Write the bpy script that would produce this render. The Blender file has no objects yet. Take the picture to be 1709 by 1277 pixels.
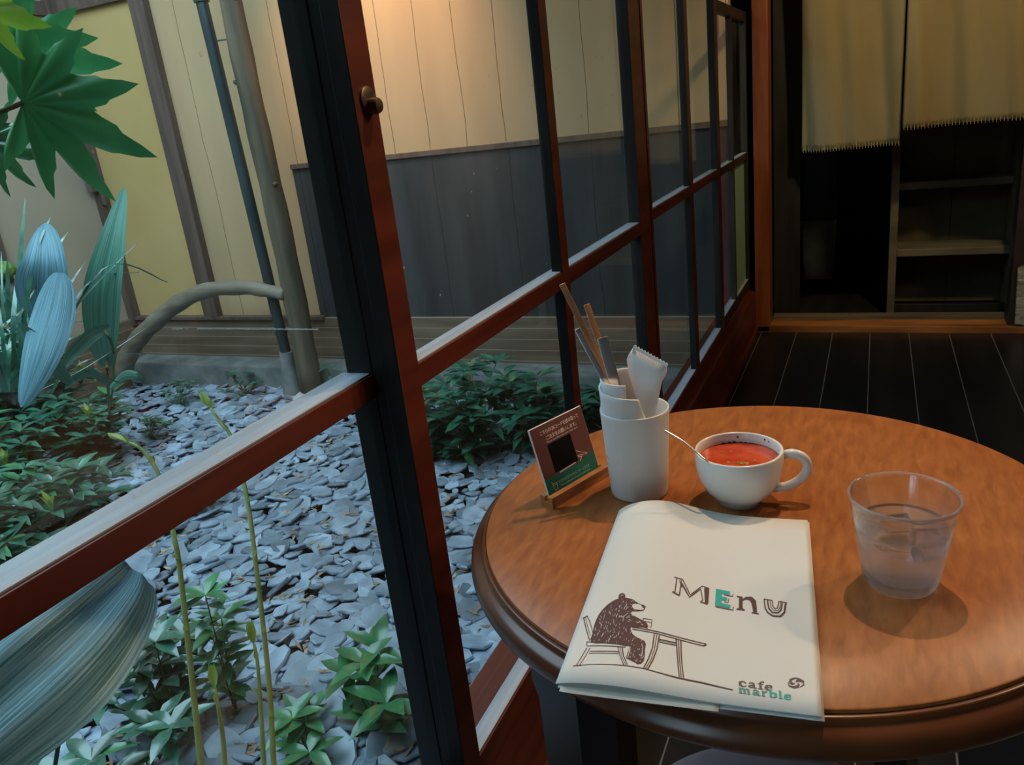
import bpy, bmesh, math, random
from mathutils import Vector, Matrix, noise
PI = math.pi
S = bpy.context.scene
COL = S.collection

# ------------------------------------------------------------------ camera
RM = Matrix(((0.910952, -0.031677, 0.411294), (0.397161, 0.336819, -0.853707), (-0.111489, 0.941036, 0.319407)))
EYE = Vector((0, 0, 1.1)); FPX = 1317.12
cam = bpy.data.cameras.new('camera'); camo = bpy.data.objects.new('camera', cam); COL.objects.link(camo)
cam.sensor_width = 36; cam.lens = FPX / 1709 * 36; cam.clip_start = .02; cam.clip_end = 60
mw = RM.to_4x4(); mw.translation = EYE; camo.matrix_world = mw
S.camera = camo
# ------------------------------------------------------------------ view + world
S.view_settings.view_transform = 'Standard'; S.view_settings.look = 'None'
S.view_settings.exposure = 0.0; S.view_settings.gamma = 1; S.view_settings.use_curve_mapping = False
S.cycles.use_denoising = True
S.cycles.max_bounces = 9; S.cycles.transparent_max_bounces = 16; S.cycles.transmission_bounces = 8
S.cycles.sample_clamp_indirect = 4
W = bpy.data.worlds.new('overcast_sky'); S.world = W; W.use_nodes = True
wn = W.node_tree; bg = wn.nodes['Background']
bg.inputs[0].default_value = (.56, .82, 1.0, 1); bg.inputs[1].default_value = 5.2

def light(name, kind, loc, target, power, color, size=.1, **k):
    l = bpy.data.lights.new(name, kind); l.energy = power; l.color = color
    if kind == 'AREA': l.shape = 'DISK'; l.size = size
    else: l.shadow_soft_size = size
    for a, b in k.items(): setattr(l, a, b)
    o = bpy.data.objects.new(name, l); COL.objects.link(o); o.location = loc
    o.rotation_euler = (Vector(target) - Vector(loc)).to_track_quat('-Z', 'Y').to_euler()
    return o
WARM = (1, .66, .40)
light('ceiling_spot', 'SPOT', (-.02, 1.28, 2.36), (-.02, .62, .7), 62, WARM, .018, spot_size=math.radians(58), spot_blend=.7)
light('ceiling_spot', 'SPOT', (.95, 1.95, 2.32), (-.10, .72, .7), 50, WARM, .022, spot_size=math.radians(46), spot_blend=.8)
light('window_wall_fill', 'AREA', (1.5, 1.9, 2.3), (-.49, 1.6, .9), 16, (1, .72, .46), .5)  # added fill light to brighten the window frames, not a lamp of the room
light('curtain_fill', 'SPOT', (.5, 2.5, 2.3), (.2, 3.8, 1.2), 100, (1, .78, .42), .05, spot_size=math.radians(75), spot_blend=.9)  # unseen spot added on the room side to brighten the doorway curtains
light('eaves_lamp', 'SPOT', (-2.3, 2.9, 2.45), (-2.35, 3.8, 1.62), 120, (1, .52, .24), .08, spot_size=math.radians(72), spot_blend=.9)

# ------------------------------------------------------------------ helpers
def ray(px, py):
    return RM @ Vector((px - 854.5, 638.5 - py, -FPX))
def onx(px, py, X): d = ray(px, py); return EYE + d * (X / d.x)
def ony(px, py, Y): d = ray(px, py); return EYE + d * (Y / d.y)
def onz(px, py, Z): d = ray(px, py); return EYE + d * ((Z - 1.1) / d.z)
def away(px, py, D): return EYE + ray(px, py).normalized() * D
GZ = -.36

def tag(o, label=None, cat=None, group=None, kind=None):
    if label: o['label'] = label
    if cat: o['category'] = cat
    if group: o['group'] = group
    if kind: o['kind'] = kind
    return o
def empty(name, loc=(0, 0, 0), rz=0, parent=None):
    o = bpy.data.objects.new(name, None); COL.objects.link(o); o.location = loc; o.rotation_euler = (0, 0, rz)
    o.empty_display_size = .02
    if parent: o.parent = parent
    return o
def obj(name, bm, m, parent=None, smooth=False, loc=None):
    me = bpy.data.meshes.new(name)
    bmesh.ops.recalc_face_normals(bm, faces=bm.faces) if not getattr(bm, 'norecalc', False) else None
    bm.to_mesh(me); bm.free()
    for mm in (m if isinstance(m, (list, tuple)) else [m]): me.materials.append(mm)
    if smooth:
        for p in me.polygons: p.use_smooth = True
        if smooth != 'all':
            me.shade_smooth() if False else None
            me.set_sharp_from_angle(angle=math.radians(40))
    o = bpy.data.objects.new(name, me); COL.objects.link(o)
    if parent:
        o.parent = parent
        if loc is None: o.matrix_parent_inverse = Matrix.LocRotScale(parent.location, parent.rotation_euler, None).inverted()
    if loc is not None: o.location = loc
    return o
def NB(): return bmesh.new()
def box(bm, a, b, mi=0, bev=0):
    x0, y0, z0 = a; x1, y1, z1 = b
    r = bmesh.ops.create_cube(bm, size=1, matrix=Matrix.Translation(((x0+x1)/2, (y0+y1)/2, (z0+z1)/2)) @ Matrix.Diagonal((abs(x1-x0), abs(y1-y0), abs(z1-z0), 1)))
    fs = {f for v in r['verts'] for f in v.link_faces}
    for f in fs: f.material_index = mi
    if bev:
        es = list({e for v in r['verts'] for e in v.link_edges})
        bmesh.ops.bevel(bm, geom=es, offset=bev, segments=2, profile=.6, affect='EDGES')
    return r['verts']
def bx(a, b, bev=0): bm = NB(); box(bm, a, b, 0, bev); return bm
def frame_of(t, prev=None):
    t = t.normalized(); up = prev if prev else (Vector((0, 0, 1)) if abs(t.z) < .9 else Vector((1, 0, 0)))
    s = t.cross(up).normalized(); return s, s.cross(t).normalized()
def tube(bm, pts, rad, n=10, mi=0, cap=True, flat=1, up=None):
    pts = [Vector(p) for p in pts]; rings = []; prev = up
    for i, p in enumerate(pts):
        t = (pts[min(i+1, len(pts)-1)] - pts[max(i-1, 0)])
        s, u = frame_of(t, prev); prev = u
        r = rad[i] if isinstance(rad, (list, tuple)) else rad
        rings.append([bm.verts.new(p + s*math.cos(2*PI*k/n)*r + u*math.sin(2*PI*k/n)*r*flat) for k in range(n)])
    for a, b in zip(rings, rings[1:]):
        for k in range(n):
            f = bm.faces.new((a[k], a[(k+1) % n], b[(k+1) % n], b[k])); f.material_index = mi
    if cap:
        bm.faces.new(rings[0][::-1]).material_index = mi; bm.faces.new(rings[-1]).material_index = mi
def spline(pts, n=8):
    P = [Vector(p) for p in pts]; out = []
    for i in range(len(P)-1):
        a, b, c, d = P[max(i-1, 0)], P[i], P[i+1], P[min(i+2, len(P)-1)]
        for k in range(n):
            t = k/n; out.append(.5*((2*b) + (c-a)*t + (2*a-5*b+4*c-d)*t*t + (3*b-3*c+d-a)*t**3))
    out.append(P[-1]); return out
def lathe(bm, prof, c=(0, 0, 0), n=48, mi=0):
    rings = []
    for r, z in prof:
        if r < 1e-6: rings.append([bm.verts.new((c[0], c[1], c[2]+z))])
        else: rings.append([bm.verts.new((c[0]+r*math.cos(2*PI*k/n), c[1]+r*math.sin(2*PI*k/n), c[2]+z)) for k in range(n)])
    for a, b in zip(rings, rings[1:]):
        for k in range(n):
            j = (k+1) % n
            if len(a) == 1 and len(b) == 1: continue
            if len(a) == 1: f = bm.faces.new((a[0], b[j], b[k]))
            elif len(b) == 1: f = bm.faces.new((a[k], a[j], b[0]))
            else: f = bm.faces.new((a[k], a[j], b[j], b[k]))
            f.material_index = mi
def prism(bm, poly, off, mi=0):
    """poly: list of 3D points in a plane, off: thickness vector"""
    a = [bm.verts.new(Vector(p)) for p in poly]; b = [bm.verts.new(Vector(p)+Vector(off)) for p in poly]
    bm.faces.new(a).material_index = mi; bm.faces.new(b[::-1]).material_index = mi
    n = len(a)
    for i in range(n): bm.faces.new((a[i], b[i], b[(i+1) % n], a[(i+1) % n])).material_index = mi

# ------------------------------------------------------------------ materials
def mat(name, color, rough=.5, spec=.5, metal=0, c2=None, scale=(8, 8, 8), detail=4, bump=0, bscale=None, ramp=(.35, .65), obj_rand=0, island=0, coat=0, space='Object', sss=0, trans=0, dist=0):
    m = bpy.data.materials.new(name); m.use_nodes = True; nt = m.node_tree; N = nt.nodes; L = nt.links
    b = N['Principled BSDF']; b.inputs['Roughness'].default_value = rough; b.inputs['Specular IOR Level'].default_value = spec
    b.inputs['Metallic'].default_value = metal; b.inputs['Coat Weight'].default_value = coat; b.inputs['Coat Roughness'].default_value = .15
    b.inputs['Base Color'].default_value = (*color, 1)
    tc = N.new('ShaderNodeTexCoord'); mp = N.new('ShaderNodeMapping'); L.new(tc.outputs[space], mp.inputs[0]); mp.inputs['Scale'].default_value = scale
    last = None
    if c2:
        nz = N.new('ShaderNodeTexNoise'); nz.inputs['Scale'].default_value = 1; nz.inputs['Detail'].default_value = detail; nz.inputs['Distortion'].default_value = dist
        L.new(mp.outputs[0], nz.inputs['Vector'])
        rp = N.new('ShaderNodeValToRGB'); rp.color_ramp.elements[0].position = ramp[0]; rp.color_ramp.elements[1].position = ramp[1]
        rp.color_ramp.elements[0].color = (*color, 1); rp.color_ramp.elements[1].color = (*c2, 1)
        L.new(nz.outputs['Fac'], rp.inputs[0]); last = rp.outputs[0]
        L.new(last, b.inputs['Base Color'])
    if island or obj_rand:
        hs = N.new('ShaderNodeHueSaturation')
        if island: g = N.new('ShaderNodeNewGeometry'); src = g.outputs['Random Per Island']
        else: g = N.new('ShaderNodeObjectInfo'); src = g.outputs['Random']
        mr = N.new('ShaderNodeMapRange'); amt = island or obj_rand
        mr.inputs['To Min'].default_value = 1-amt; mr.inputs['To Max'].default_value = 1+amt
        L.new(src, mr.inputs['Value']); L.new(mr.outputs[0], hs.inputs['Value'])
        if last: L.new(last, hs.inputs['Color'])
        else: hs.inputs['Color'].default_value = (*color, 1)
        L.new(hs.outputs[0], b.inputs['Base Color']); last = hs.outputs[0]
    if bump:
        n2 = N.new('ShaderNodeTexNoise'); n2.inputs['Scale'].default_value = 1; n2.inputs['Detail'].default_value = 5
        m2 = N.new('ShaderNodeMapping'); L.new(tc.outputs[space], m2.inputs[0]); m2.inputs['Scale'].default_value = bscale or scale
        L.new(m2.outputs[0], n2.inputs['Vector'])
        bp = N.new('ShaderNodeBump'); bp.inputs['Strength'].default_value = bump; bp.inputs['Distance'].default_value = .01
        L.new(n2.outputs['Fac'], bp.inputs['Height']); L.new(bp.outputs[0], b.inputs['Normal'])
    if trans: b.inputs['Transmission Weight'].default_value = trans
    if sss:
        tr = N.new('ShaderNodeBsdfTranslucent'); mx = N.new('ShaderNodeMixShader'); mx.inputs[0].default_value = sss
        if last: L.new(last, tr.inputs[0])
        else: tr.inputs[0].default_value = (*color, 1)
        L.new(b.outputs[0], mx.inputs[1]); L.new(tr.outputs[0], mx.inputs[2]); L.new(mx.outputs[0], N['Material Output'].inputs[0])
    return m
def seams(m, axis, period, offset, width, dark, wob=0):
    """plank seams across an axis of object space, mixed over a material's colour"""
    nt = m.node_tree; N = nt.nodes; L = nt.links; b = N['Principled BSDF']
    tc = N.new('ShaderNodeTexCoord'); sp = N.new('ShaderNodeSeparateXYZ'); L.new(tc.outputs['Object'], sp.inputs[0])
    src = sp.outputs[axis]
    if wob:
        nz = N.new('ShaderNodeTexNoise'); nz.inputs['Scale'].default_value = 2.5; L.new(tc.outputs['Object'], nz.inputs['Vector'])
        a0 = N.new('ShaderNodeMath'); a0.operation = 'MULTIPLY_ADD'; L.new(nz.outputs['Fac'], a0.inputs[0]); a0.inputs[1].default_value = wob; L.new(src, a0.inputs[2]); src = a0.outputs[0]
    a = N.new('ShaderNodeMath'); a.operation = 'SUBTRACT'; L.new(src, a.inputs[0]); a.inputs[1].default_value = offset - 50*period
    p = N.new('ShaderNodeMath'); p.operation = 'MODULO'; L.new(a.outputs[0], p.inputs[0]); p.inputs[1].default_value = period
    c = N.new('ShaderNodeMath'); c.operation = 'LESS_THAN'; L.new(p.outputs[0], c.inputs[0]); c.inputs[1].default_value = width
    mx = N.new('ShaderNodeMix'); mx.data_type = 'RGBA'; L.new(c.outputs[0], mx.inputs['Factor'])
    lk = b.inputs['Base Color'].links
    if lk: L.new(lk[0].from_socket, mx.inputs['A'])
    else: mx.inputs['A'].default_value = b.inputs['Base Color'].default_value
    mx.inputs['B'].default_value = (*dark, 1); L.new(mx.outputs['Result'], b.inputs['Base Color'])
    return m

M = {}
M['redwood'] = mat('red_brown_lacquered_wood', (.060, .011, .006), .38, .45, c2=(.105, .021, .011), scale=(30, 3, 30), bump=.08)
M['darkwood'] = mat('dark_stained_wood', (.014, .010, .009), .45, .4, c2=(.03, .017, .012), scale=(20, 3, 20), bump=.1)
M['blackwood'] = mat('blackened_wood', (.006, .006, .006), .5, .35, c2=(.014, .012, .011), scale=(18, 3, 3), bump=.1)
M['outwood'] = mat('blackish_outer_wood', (.008, .0075, .007), .5, .25, c2=(.026, .025, .024), scale=(20, 20, 3), bump=.1)  # blackish tone for sash faces not turned to the room
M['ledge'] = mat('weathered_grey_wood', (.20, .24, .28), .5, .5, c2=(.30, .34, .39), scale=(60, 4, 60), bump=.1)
M['post'] = mat('aged_orange_brown_wood', (.10, .024, .008), .4, .4, c2=(.20, .055, .016), scale=(25, 25, 2.5), bump=.1)
M['floor'] = mat('black_floorboards', (.006, .006, .007), .33, .45, c2=(.012, .012, .012), scale=(14, 2, 4), bump=.12)
seams(M['floor'], 0, .1555, -.0015, .003, (.13, .125, .12))
M['thresh'] = mat('worn_orange_threshold_wood', (.12, .04, .012), .42, .4, c2=(.34, .13, .035), scale=(3, 20, 20), bump=.1)
M['plaster'] = mat('dark_room_plaster', (.05, .035, .02), .9, .2, c2=(.07, .05, .03), scale=(3, 3, 3))
M['ceiling'] = mat('dark_ceiling_boards', (.03, .018, .01), .7, .2)
seams(M['ceiling'], 0, .3, 0, .006, (.004, .003, .002))
M['paleboard'] = mat('pale_cream_boards', (.50, .34, .185), .6, .25, c2=(.57, .395, .215), scale=(4, 4, .8), bump=.04)
seams(M['paleboard'], 0, .2195, -2.351, .004, (.16, .11, .05), .03)
M['yellow'] = mat('yellow_ochre_plaster', (.53, .36, .14), .75, .2, c2=(.59, .41, .175), scale=(2, 2, 2))
M['greige'] = mat('grey_beige_plaster', (.40, .33, .25), .8, .2, c2=(.47, .39, .28), scale=(1.5, 1.5, 1.5))
M['wainscot'] = mat('dark_grey_board_panelling', (.030, .034, .036), .5, .35, c2=(.062, .064, .065), scale=(7, 7, .7), bump=.05)
seams(M['wainscot'], 0, .44, -2.12, .004, (.012, .012, .012), .03)
M['brownboard'] = mat('weathered_brown_boards', (.15, .105, .07), .6, .3, c2=(.23, .165, .11), scale=(1.5, 10, 18), bump=.08)
seams(M['brownboard'], 2, .062, .002, .004, (.38, .31, .23))
M['frame'] = mat('grey_brown_timber', (.10, .068, .055), .6, .3, c2=(.16, .11, .085), scale=(20, 20, 2), bump=.08)
M['concrete'] = mat('grey_concrete', (.15, .165, .155), .8, .3, c2=(.26, .275, .26), scale=(9, 9, 9), bump=.08)
M['pipe'] = mat('dark_green_metal_pipe', (.018, .032, .034), .35, .5, c2=(.04, .06, .06), scale=(8, 8, 3))
M['log'] = mat('mossy_weathered_log', (.065, .065, .045), .75, .25, c2=(.17, .13, .085), scale=(14, 14, 1.6), bump=.3, bscale=(40, 40, 5))
M['branch'] = mat('bare_bent_wood', (.17, .14, .10), .65, .3, c2=(.27, .23, .17), scale=(3, 25, 25), bump=.1)
M['stone'] = mat('pale_foundation_stone', (.40, .38, .34), .8, .3, c2=(.58, .56, .52), scale=(12, 12, 12), bump=.3)
M['rock'] = mat('dark_lava_rock', (.025, .025, .024), .7, .5, c2=(.20, .20, .19), scale=(22, 22, 22), bump=.8)
M['moss'] = mat('green_moss', (.08, .16, .03), .9, .2, c2=(.20, .34, .08), scale=(30, 30, 30), bump=.6)
M['soil'] = mat('dark_soil', (.012, .012, .012), .9, .2, c2=(.03, .026, .022), scale=(14, 14, 14), bump=.5)
M['slate'] = mat('blue_grey_slate', (.19, .25, .315), .36, .6, c2=(.34, .43, .52), scale=(16, 16, 16), island=.38, bump=.18, bscale=(30, 30, 30))
M['slate_one'] = mat('blue_grey_slate_chip', (.19, .25, .315), .36, .6, c2=(.34, .43, .52), scale=(16, 16, 16), obj_rand=.38, bump=.18, bscale=(30, 30, 30))
M['litter'] = mat('dried_brown_leaf_litter', (.25, .15, .09), .8, .2, c2=(.5, .38, .27), scale=(30, 30, 30), island=.3)
M['leaf'] = mat('glossy_dark_green_leaf', (.020, .115, .07), .30, .8, coat=.8, c2=(.05, .21, .13), scale=(25, 25, 25), island=.35, sss=.12)
M['leafmid'] = mat('mid_green_leaf', (.035, .18, .07), .3, .7, coat=.5, c2=(.07, .28, .10), scale=(25, 25, 25), island=.25, sss=.22)
M['tip'] = mat('yellow_green_young_leaf', (.28, .40, .06), .4, .4, c2=(.45, .55, .14), scale=(25, 25, 25), sss=.3)
M['fatsia'] = mat('bright_green_lobed_leaf', (.045, .32, .11), .36, .5, c2=(.10, .44, .16), scale=(9, 9, 9), sss=.25)
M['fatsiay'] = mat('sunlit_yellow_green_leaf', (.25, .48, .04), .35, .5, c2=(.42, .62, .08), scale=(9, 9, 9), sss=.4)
M['stem'] = mat('green_brown_stem', (.09, .12, .04), .6, .3)
M['shoot'] = mat('yellow_green_shoot', (.26, .34, .10), .5, .3, c2=(.36, .42, .16), scale=(30, 30, 30))
def blade_mat(name, c1, c2, freq, rough=.35):
    m = mat(name, c1, rough, .5, sss=.15); nt = m.node_tree; N = nt.nodes; L = nt.links; b = N['Principled BSDF']
    uv = N.new('ShaderNodeTexCoord'); sp = N.new('ShaderNodeSeparateXYZ'); L.new(uv.outputs['UV'], sp.inputs[0])
    cb = N.new('ShaderNodeCombineXYZ'); L.new(sp.outputs[0], cb.inputs[0])
    mm = N.new('ShaderNodeMath'); mm.operation = 'MULTIPLY'; L.new(sp.outputs[1], mm.inputs[0]); mm.inputs[1].default_value = .035; L.new(mm.outputs[0], cb.inputs[1])
    nz = N.new('ShaderNodeTexNoise'); nz.inputs['Scale'].default_value = freq; nz.inputs['Detail'].default_value = 3; L.new(cb.outputs[0], nz.inputs['Vector'])
    rp = N.new('ShaderNodeValToRGB'); rp.color_ramp.elements[0].position = .38; rp.color_ramp.elements[1].position = .62
    rp.color_ramp.elements[0].color = (*c1, 1); rp.color_ramp.elements[1].color = (*c2, 1)
    L.new(nz.outputs['Fac'], rp.inputs[0]); L.new(rp.outputs[0], b.inputs['Base Color'])
    bp = N.new('ShaderNodeBump'); bp.inputs['Strength'].default_value = .5; bp.inputs['Distance'].default_value = .004
    L.new(nz.outputs['Fac'], bp.inputs['Height']); L.new(bp.outputs[0], b.inputs['Normal'])
    return m
M['broad'] = blade_mat('broad_ribbed_leaf', (.05, .20, .13), (.14, .36, .27), 26)
M['broadpale'] = blade_mat('pale_pleated_leaf', (.07, .22, .25), (.23, .47, .58), 60, .4)
M['table'] = mat('warm_walnut_tabletop', (.21, .060, .013), .40, .45, c2=(.36, .125, .030), scale=(120, 30, 120), detail=8, dist=.5, ramp=(.28, .75), bump=.015, bscale=(300, 60, 300))
M['tabledge'] = mat('dark_polished_table_edge', (.055, .016, .007), .28, .5, c2=(.12, .038, .013), scale=(8, 8, 8))
M['tableleg'] = mat('dark_table_leg_wood', (.018, .010, .007), .35, .4)
M['seatpad'] = mat('mauve_grey_seat', (.34, .26, .32), .5, .3, c2=(.44, .35, .41), scale=(10, 10, 10))
M['porcelain'] = mat('white_porcelain', (.72, .72, .68), .18, .5)
M['canister'] = mat('matt_white_ceramic', (.70, .69, .66), .4, .4)
M['soup'] = mat('red_tomato_soup', (.40, .038, .012), .20, .5, c2=(.52, .085, .028), scale=(60, 60, 60), bump=.1)
M['herb'] = mat('yellow_green_herb_flakes', (.40, .34, .08), .6, .3)
M['herbdark'] = mat('dark_herb_specks', (.03, .025, .01), .6, .3)
M['steel'] = mat('polished_steel', (.86, .85, .84), .22, .5, metal=.75)
M['chop'] = mat('light_brown_chopstick_wood', (.42, .20, .09), .5, .3, c2=(.52, .27, .13), scale=(80, 80, 8))
M['napkin'] = mat('white_paper_napkin', (.80, .80, .79), .85, .2, sss=.15, bump=.05, bscale=(900, 900, 900))
M['packet'] = mat('white_plastic_packet', (.82, .85, .86), .3, .5, sss=.12)
M['paper'] = mat('cream_paper', (.57, .59, .565), .65, .25, c2=(.59, .61, .585), scale=(6, 6, 6))
M['pageinner'] = mat('inner_page_paper', (.68, .64, .55), .8, .2)
M['ink'] = mat('brown_ink', (.095, .052, .052), .7, .2)
M['teal'] = mat('teal_ink', (.035, .34, .29), .6, .2)
M['halo'] = mat('pale_cyan_ink', (.32, .70, .68), .6, .2)
M['tealgrey'] = mat('muted_teal_ink', (.10, .24, .22), .7, .2)
M['greyink'] = mat('grey_brown_ink', (.13, .10, .10), .7, .2)
M['cardbrown'] = mat('brown_printed_card', (.115, .042, .032), .5, .3)
M['cardgreen'] = mat('green_printed_card', (.012, .12, .085), .5, .3)
M['cardwhite'] = mat('white_card_edge', (.75, .72, .68), .5, .3)
M['cardink'] = mat('pale_pink_print', (.72, .55, .50), .6, .2)
M['cardpale'] = mat('pale_green_print', (.30, .55, .45), .6, .2)
M['black'] = mat('black_print', (.002, .002, .002), .6, .1)
M['holder'] = mat('striped_walnut_block', (.22, .075, .025), .4, .4, c2=(.50, .22, .08), scale=(18, 18, 200), bump=.03)
M['cloth'] = mat('undyed_linen_curtain', (.46, .42, .27), .9, .1, c2=(.36, .26, .12), scale=(2.2, 2.2, .6), sss=.2, bump=.15, bscale=(400, 400, 400))
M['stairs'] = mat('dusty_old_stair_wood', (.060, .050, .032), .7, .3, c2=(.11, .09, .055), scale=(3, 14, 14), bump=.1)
M['bag'] = mat('dark_green_plastic_bag', (.010, .028, .028), .4, .4, c2=(.018, .05, .05), scale=(6, 6, 6))
M['bagpale'] = mat('grey_paper_bag', (.10, .11, .10), .7, .3, c2=(.15, .16, .15), scale=(12, 12, 12))
M['tape'] = mat('crinkled_clear_plastic_wrap', (.38, .36, .32), .25, .6, c2=(.55, .52, .47), scale=(20, 20, 60), bump=.8)
M['frosted'] = mat('pale_green_frosted_glass', (.17, .26, .17), .5, .4)
M['latch'] = mat('pale_latch_metal', (.55, .52, .45), .4, .5)
M['screwlock'] = mat('tarnished_brass', (.16, .11, .07), .42, .5, metal=.7, c2=(.06, .04, .03), scale=(60, 60, 60))
def glass_pane():
    m = bpy.data.materials.new('old_dusty_window_glass'); m.use_nodes = True; nt = m.node_tree; N = nt.nodes; L = nt.links
    N.remove(N['Principled BSDF']); out = N['Material Output']
    tr = N.new('ShaderNodeBsdfTransparent'); tr.inputs[0].default_value = (.93, .96, .95, 1)
    gl = N.new('ShaderNodeBsdfGlossy'); gl.inputs['Roughness'].default_value = .015
    fr = N.new('ShaderNodeFresnel'); geo = N.new('ShaderNodeNewGeometry'); io = N.new('ShaderNodeMapRange'); io.inputs['To Min'].default_value = 1.5; io.inputs['To Max'].default_value = 1/1.5
    L.new(geo.outputs['Backfacing'], io.inputs['Value']); L.new(io.outputs[0], fr.inputs['IOR'])
    df = N.new('ShaderNodeBsdfDiffuse'); df.inputs[0].default_value = (.7, .75, .76, 1)
    tc = N.new('ShaderNodeTexCoord')
    n1 = N.new('ShaderNodeTexNoise'); n1.inputs['Scale'].default_value = 2.2; n1.inputs['Detail'].default_value = 5; L.new(tc.outputs['Object'], n1.inputs['Vector'])
    r1 = N.new('ShaderNodeMapRange'); r1.inputs['From Min'].default_value = .45; r1.inputs['From Max'].default_value = .9; r1.inputs['To Min'].default_value = .010; r1.inputs['To Max'].default_value = .12; L.new(n1.outputs['Fac'], r1.inputs['Value'])
    v = N.new('ShaderNodeTexVoronoi'); v.inputs['Scale'].default_value = 28; L.new(tc.outputs['Object'], v.inputs['Vector'])
    r2 = N.new('ShaderNodeMapRange'); r2.inputs['From Min'].default_value = .04; r2.inputs['From Max'].default_value = .07; r2.inputs['To Min'].default_value = .35; r2.inputs['To Max'].default_value = 0; L.new(v.outputs['Distance'], r2.inputs['Value'])
    mx = N.new('ShaderNodeMath'); mx.operation = 'MAXIMUM'; L.new(r1.outputs[0], mx.inputs[0]); L.new(r2.outputs[0], mx.inputs[1])
    a = N.new('ShaderNodeMixShader'); L.new(mx.outputs[0], a.inputs[0]); L.new(tr.outputs[0], a.inputs[1]); L.new(df.outputs[0], a.inputs[2])
    b = N.new('ShaderNodeMixShader'); L.new(fr.outputs[0], b.inputs[0]); L.new(a.outputs[0], b.inputs[1]); L.new(gl.outputs[0], b.inputs[2])
    L.new(b.outputs[0], out.inputs[0]); return m
M['pane'] = glass_pane()
def clear_glass(name, ior, tint, mixt):
    m = bpy.data.materials.new(name); m.use_nodes = True; nt = m.node_tree; N = nt.nodes; L = nt.links
    N.remove(N['Principled BSDF']); g = N.new('ShaderNodeBsdfGlass'); g.inputs['IOR'].default_value = ior; g.inputs['Roughness'].default_value = 0; g.inputs[0].default_value = (*tint, 1)
    t = N.new('ShaderNodeBsdfTransparent'); t.inputs[0].default_value = (*tint, 1); x = N.new('ShaderNodeMixShader'); x.inputs[0].default_value = mixt
    L.new(g.outputs[0], x.inputs[1]); L.new(t.outputs[0], x.inputs[2]); L.new(x.outputs[0], N['Material Output'].inputs[0]); return m
M['glass'] = clear_glass('clear_drinking_glass', 1.45, (.97, .99, 1), .22)
def fog_and_bright_rim(m):
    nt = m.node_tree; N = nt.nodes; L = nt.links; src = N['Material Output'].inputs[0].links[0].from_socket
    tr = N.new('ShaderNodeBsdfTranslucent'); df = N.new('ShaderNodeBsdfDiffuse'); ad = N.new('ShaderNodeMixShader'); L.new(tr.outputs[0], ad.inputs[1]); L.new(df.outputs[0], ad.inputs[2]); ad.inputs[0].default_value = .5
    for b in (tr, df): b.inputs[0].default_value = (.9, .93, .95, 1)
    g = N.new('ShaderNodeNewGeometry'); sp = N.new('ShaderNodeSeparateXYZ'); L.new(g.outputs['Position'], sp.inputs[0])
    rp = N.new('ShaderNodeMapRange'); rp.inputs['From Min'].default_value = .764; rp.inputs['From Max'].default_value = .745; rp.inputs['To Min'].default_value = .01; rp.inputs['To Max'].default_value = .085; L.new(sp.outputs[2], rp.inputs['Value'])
    r2 = N.new('ShaderNodeMapRange'); r2.inputs['From Min'].default_value = .7775; r2.inputs['From Max'].default_value = .7795; r2.inputs['To Max'].default_value = .16; L.new(sp.outputs[2], r2.inputs['Value'])  # rim highlight painted in as a pale diffuse band
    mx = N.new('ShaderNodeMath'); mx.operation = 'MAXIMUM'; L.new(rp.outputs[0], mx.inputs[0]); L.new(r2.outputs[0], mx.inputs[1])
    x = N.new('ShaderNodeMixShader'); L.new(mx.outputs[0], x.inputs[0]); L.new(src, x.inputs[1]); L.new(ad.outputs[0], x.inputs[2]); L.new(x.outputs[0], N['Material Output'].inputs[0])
fog_and_bright_rim(M['glass'])
M['water'] = clear_glass('water', 1.33, (.96, .98, 1), .22)
M['ice'] = clear_glass('ice', 1.31, (.97, .99, 1), .3)

def sided(o, inner, outer, thr=.9):
    o.data.materials.clear(); o.data.materials.append(M[outer]); o.data.materials.append(M[inner])
    for p in o.data.polygons: p.material_index = 1 if p.normal.x > thr else 0
    return o
def struct(name, bm, m, smooth=False, parent=None):
    o = obj(name, bm, m, parent, smooth)
    if not parent: o['kind'] = 'structure'
    return o

# ------------------------------------------------------------------ room shell
CEIL = 2.42
struct('floor', bx((-.53, -2.2, -.06), (3.2, 3.74, 0)), M['floor'])
struct('floor_passage', bx((-.75, 3.84, -.08), (1.6, 6.3, -.02)), M['blackwood'])
struct('ceiling', bx((-1.05, -2.2, CEIL), (3.2, 6.3, CEIL+.08)), M['ceiling'])
struct('wall_right', bx((3.2, -2.2, 0), (3.28, 6.3, CEIL)), M['plaster'])
struct('wall_back', bx((-.6, -2.28, 0), (3.2, -2.2, CEIL)), M['plaster'])
# low wall under the windows, with a proud rail at the foot
bm = NB(); box(bm, (-.60, -2.2, -.40), (-.492, 3.80, .196), 0, .003); box(bm, (-.4925, -2.2, 0), (-.480, 3.78, .03), 0, .002)
struct('wall_left', bm, M['redwood'])
bm = NB(); box(bm, (-.60, -2.2, 1.92), (-.485, 3.80, CEIL)); struct('wall_left_upper', bm, M['darkwood'])
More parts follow.
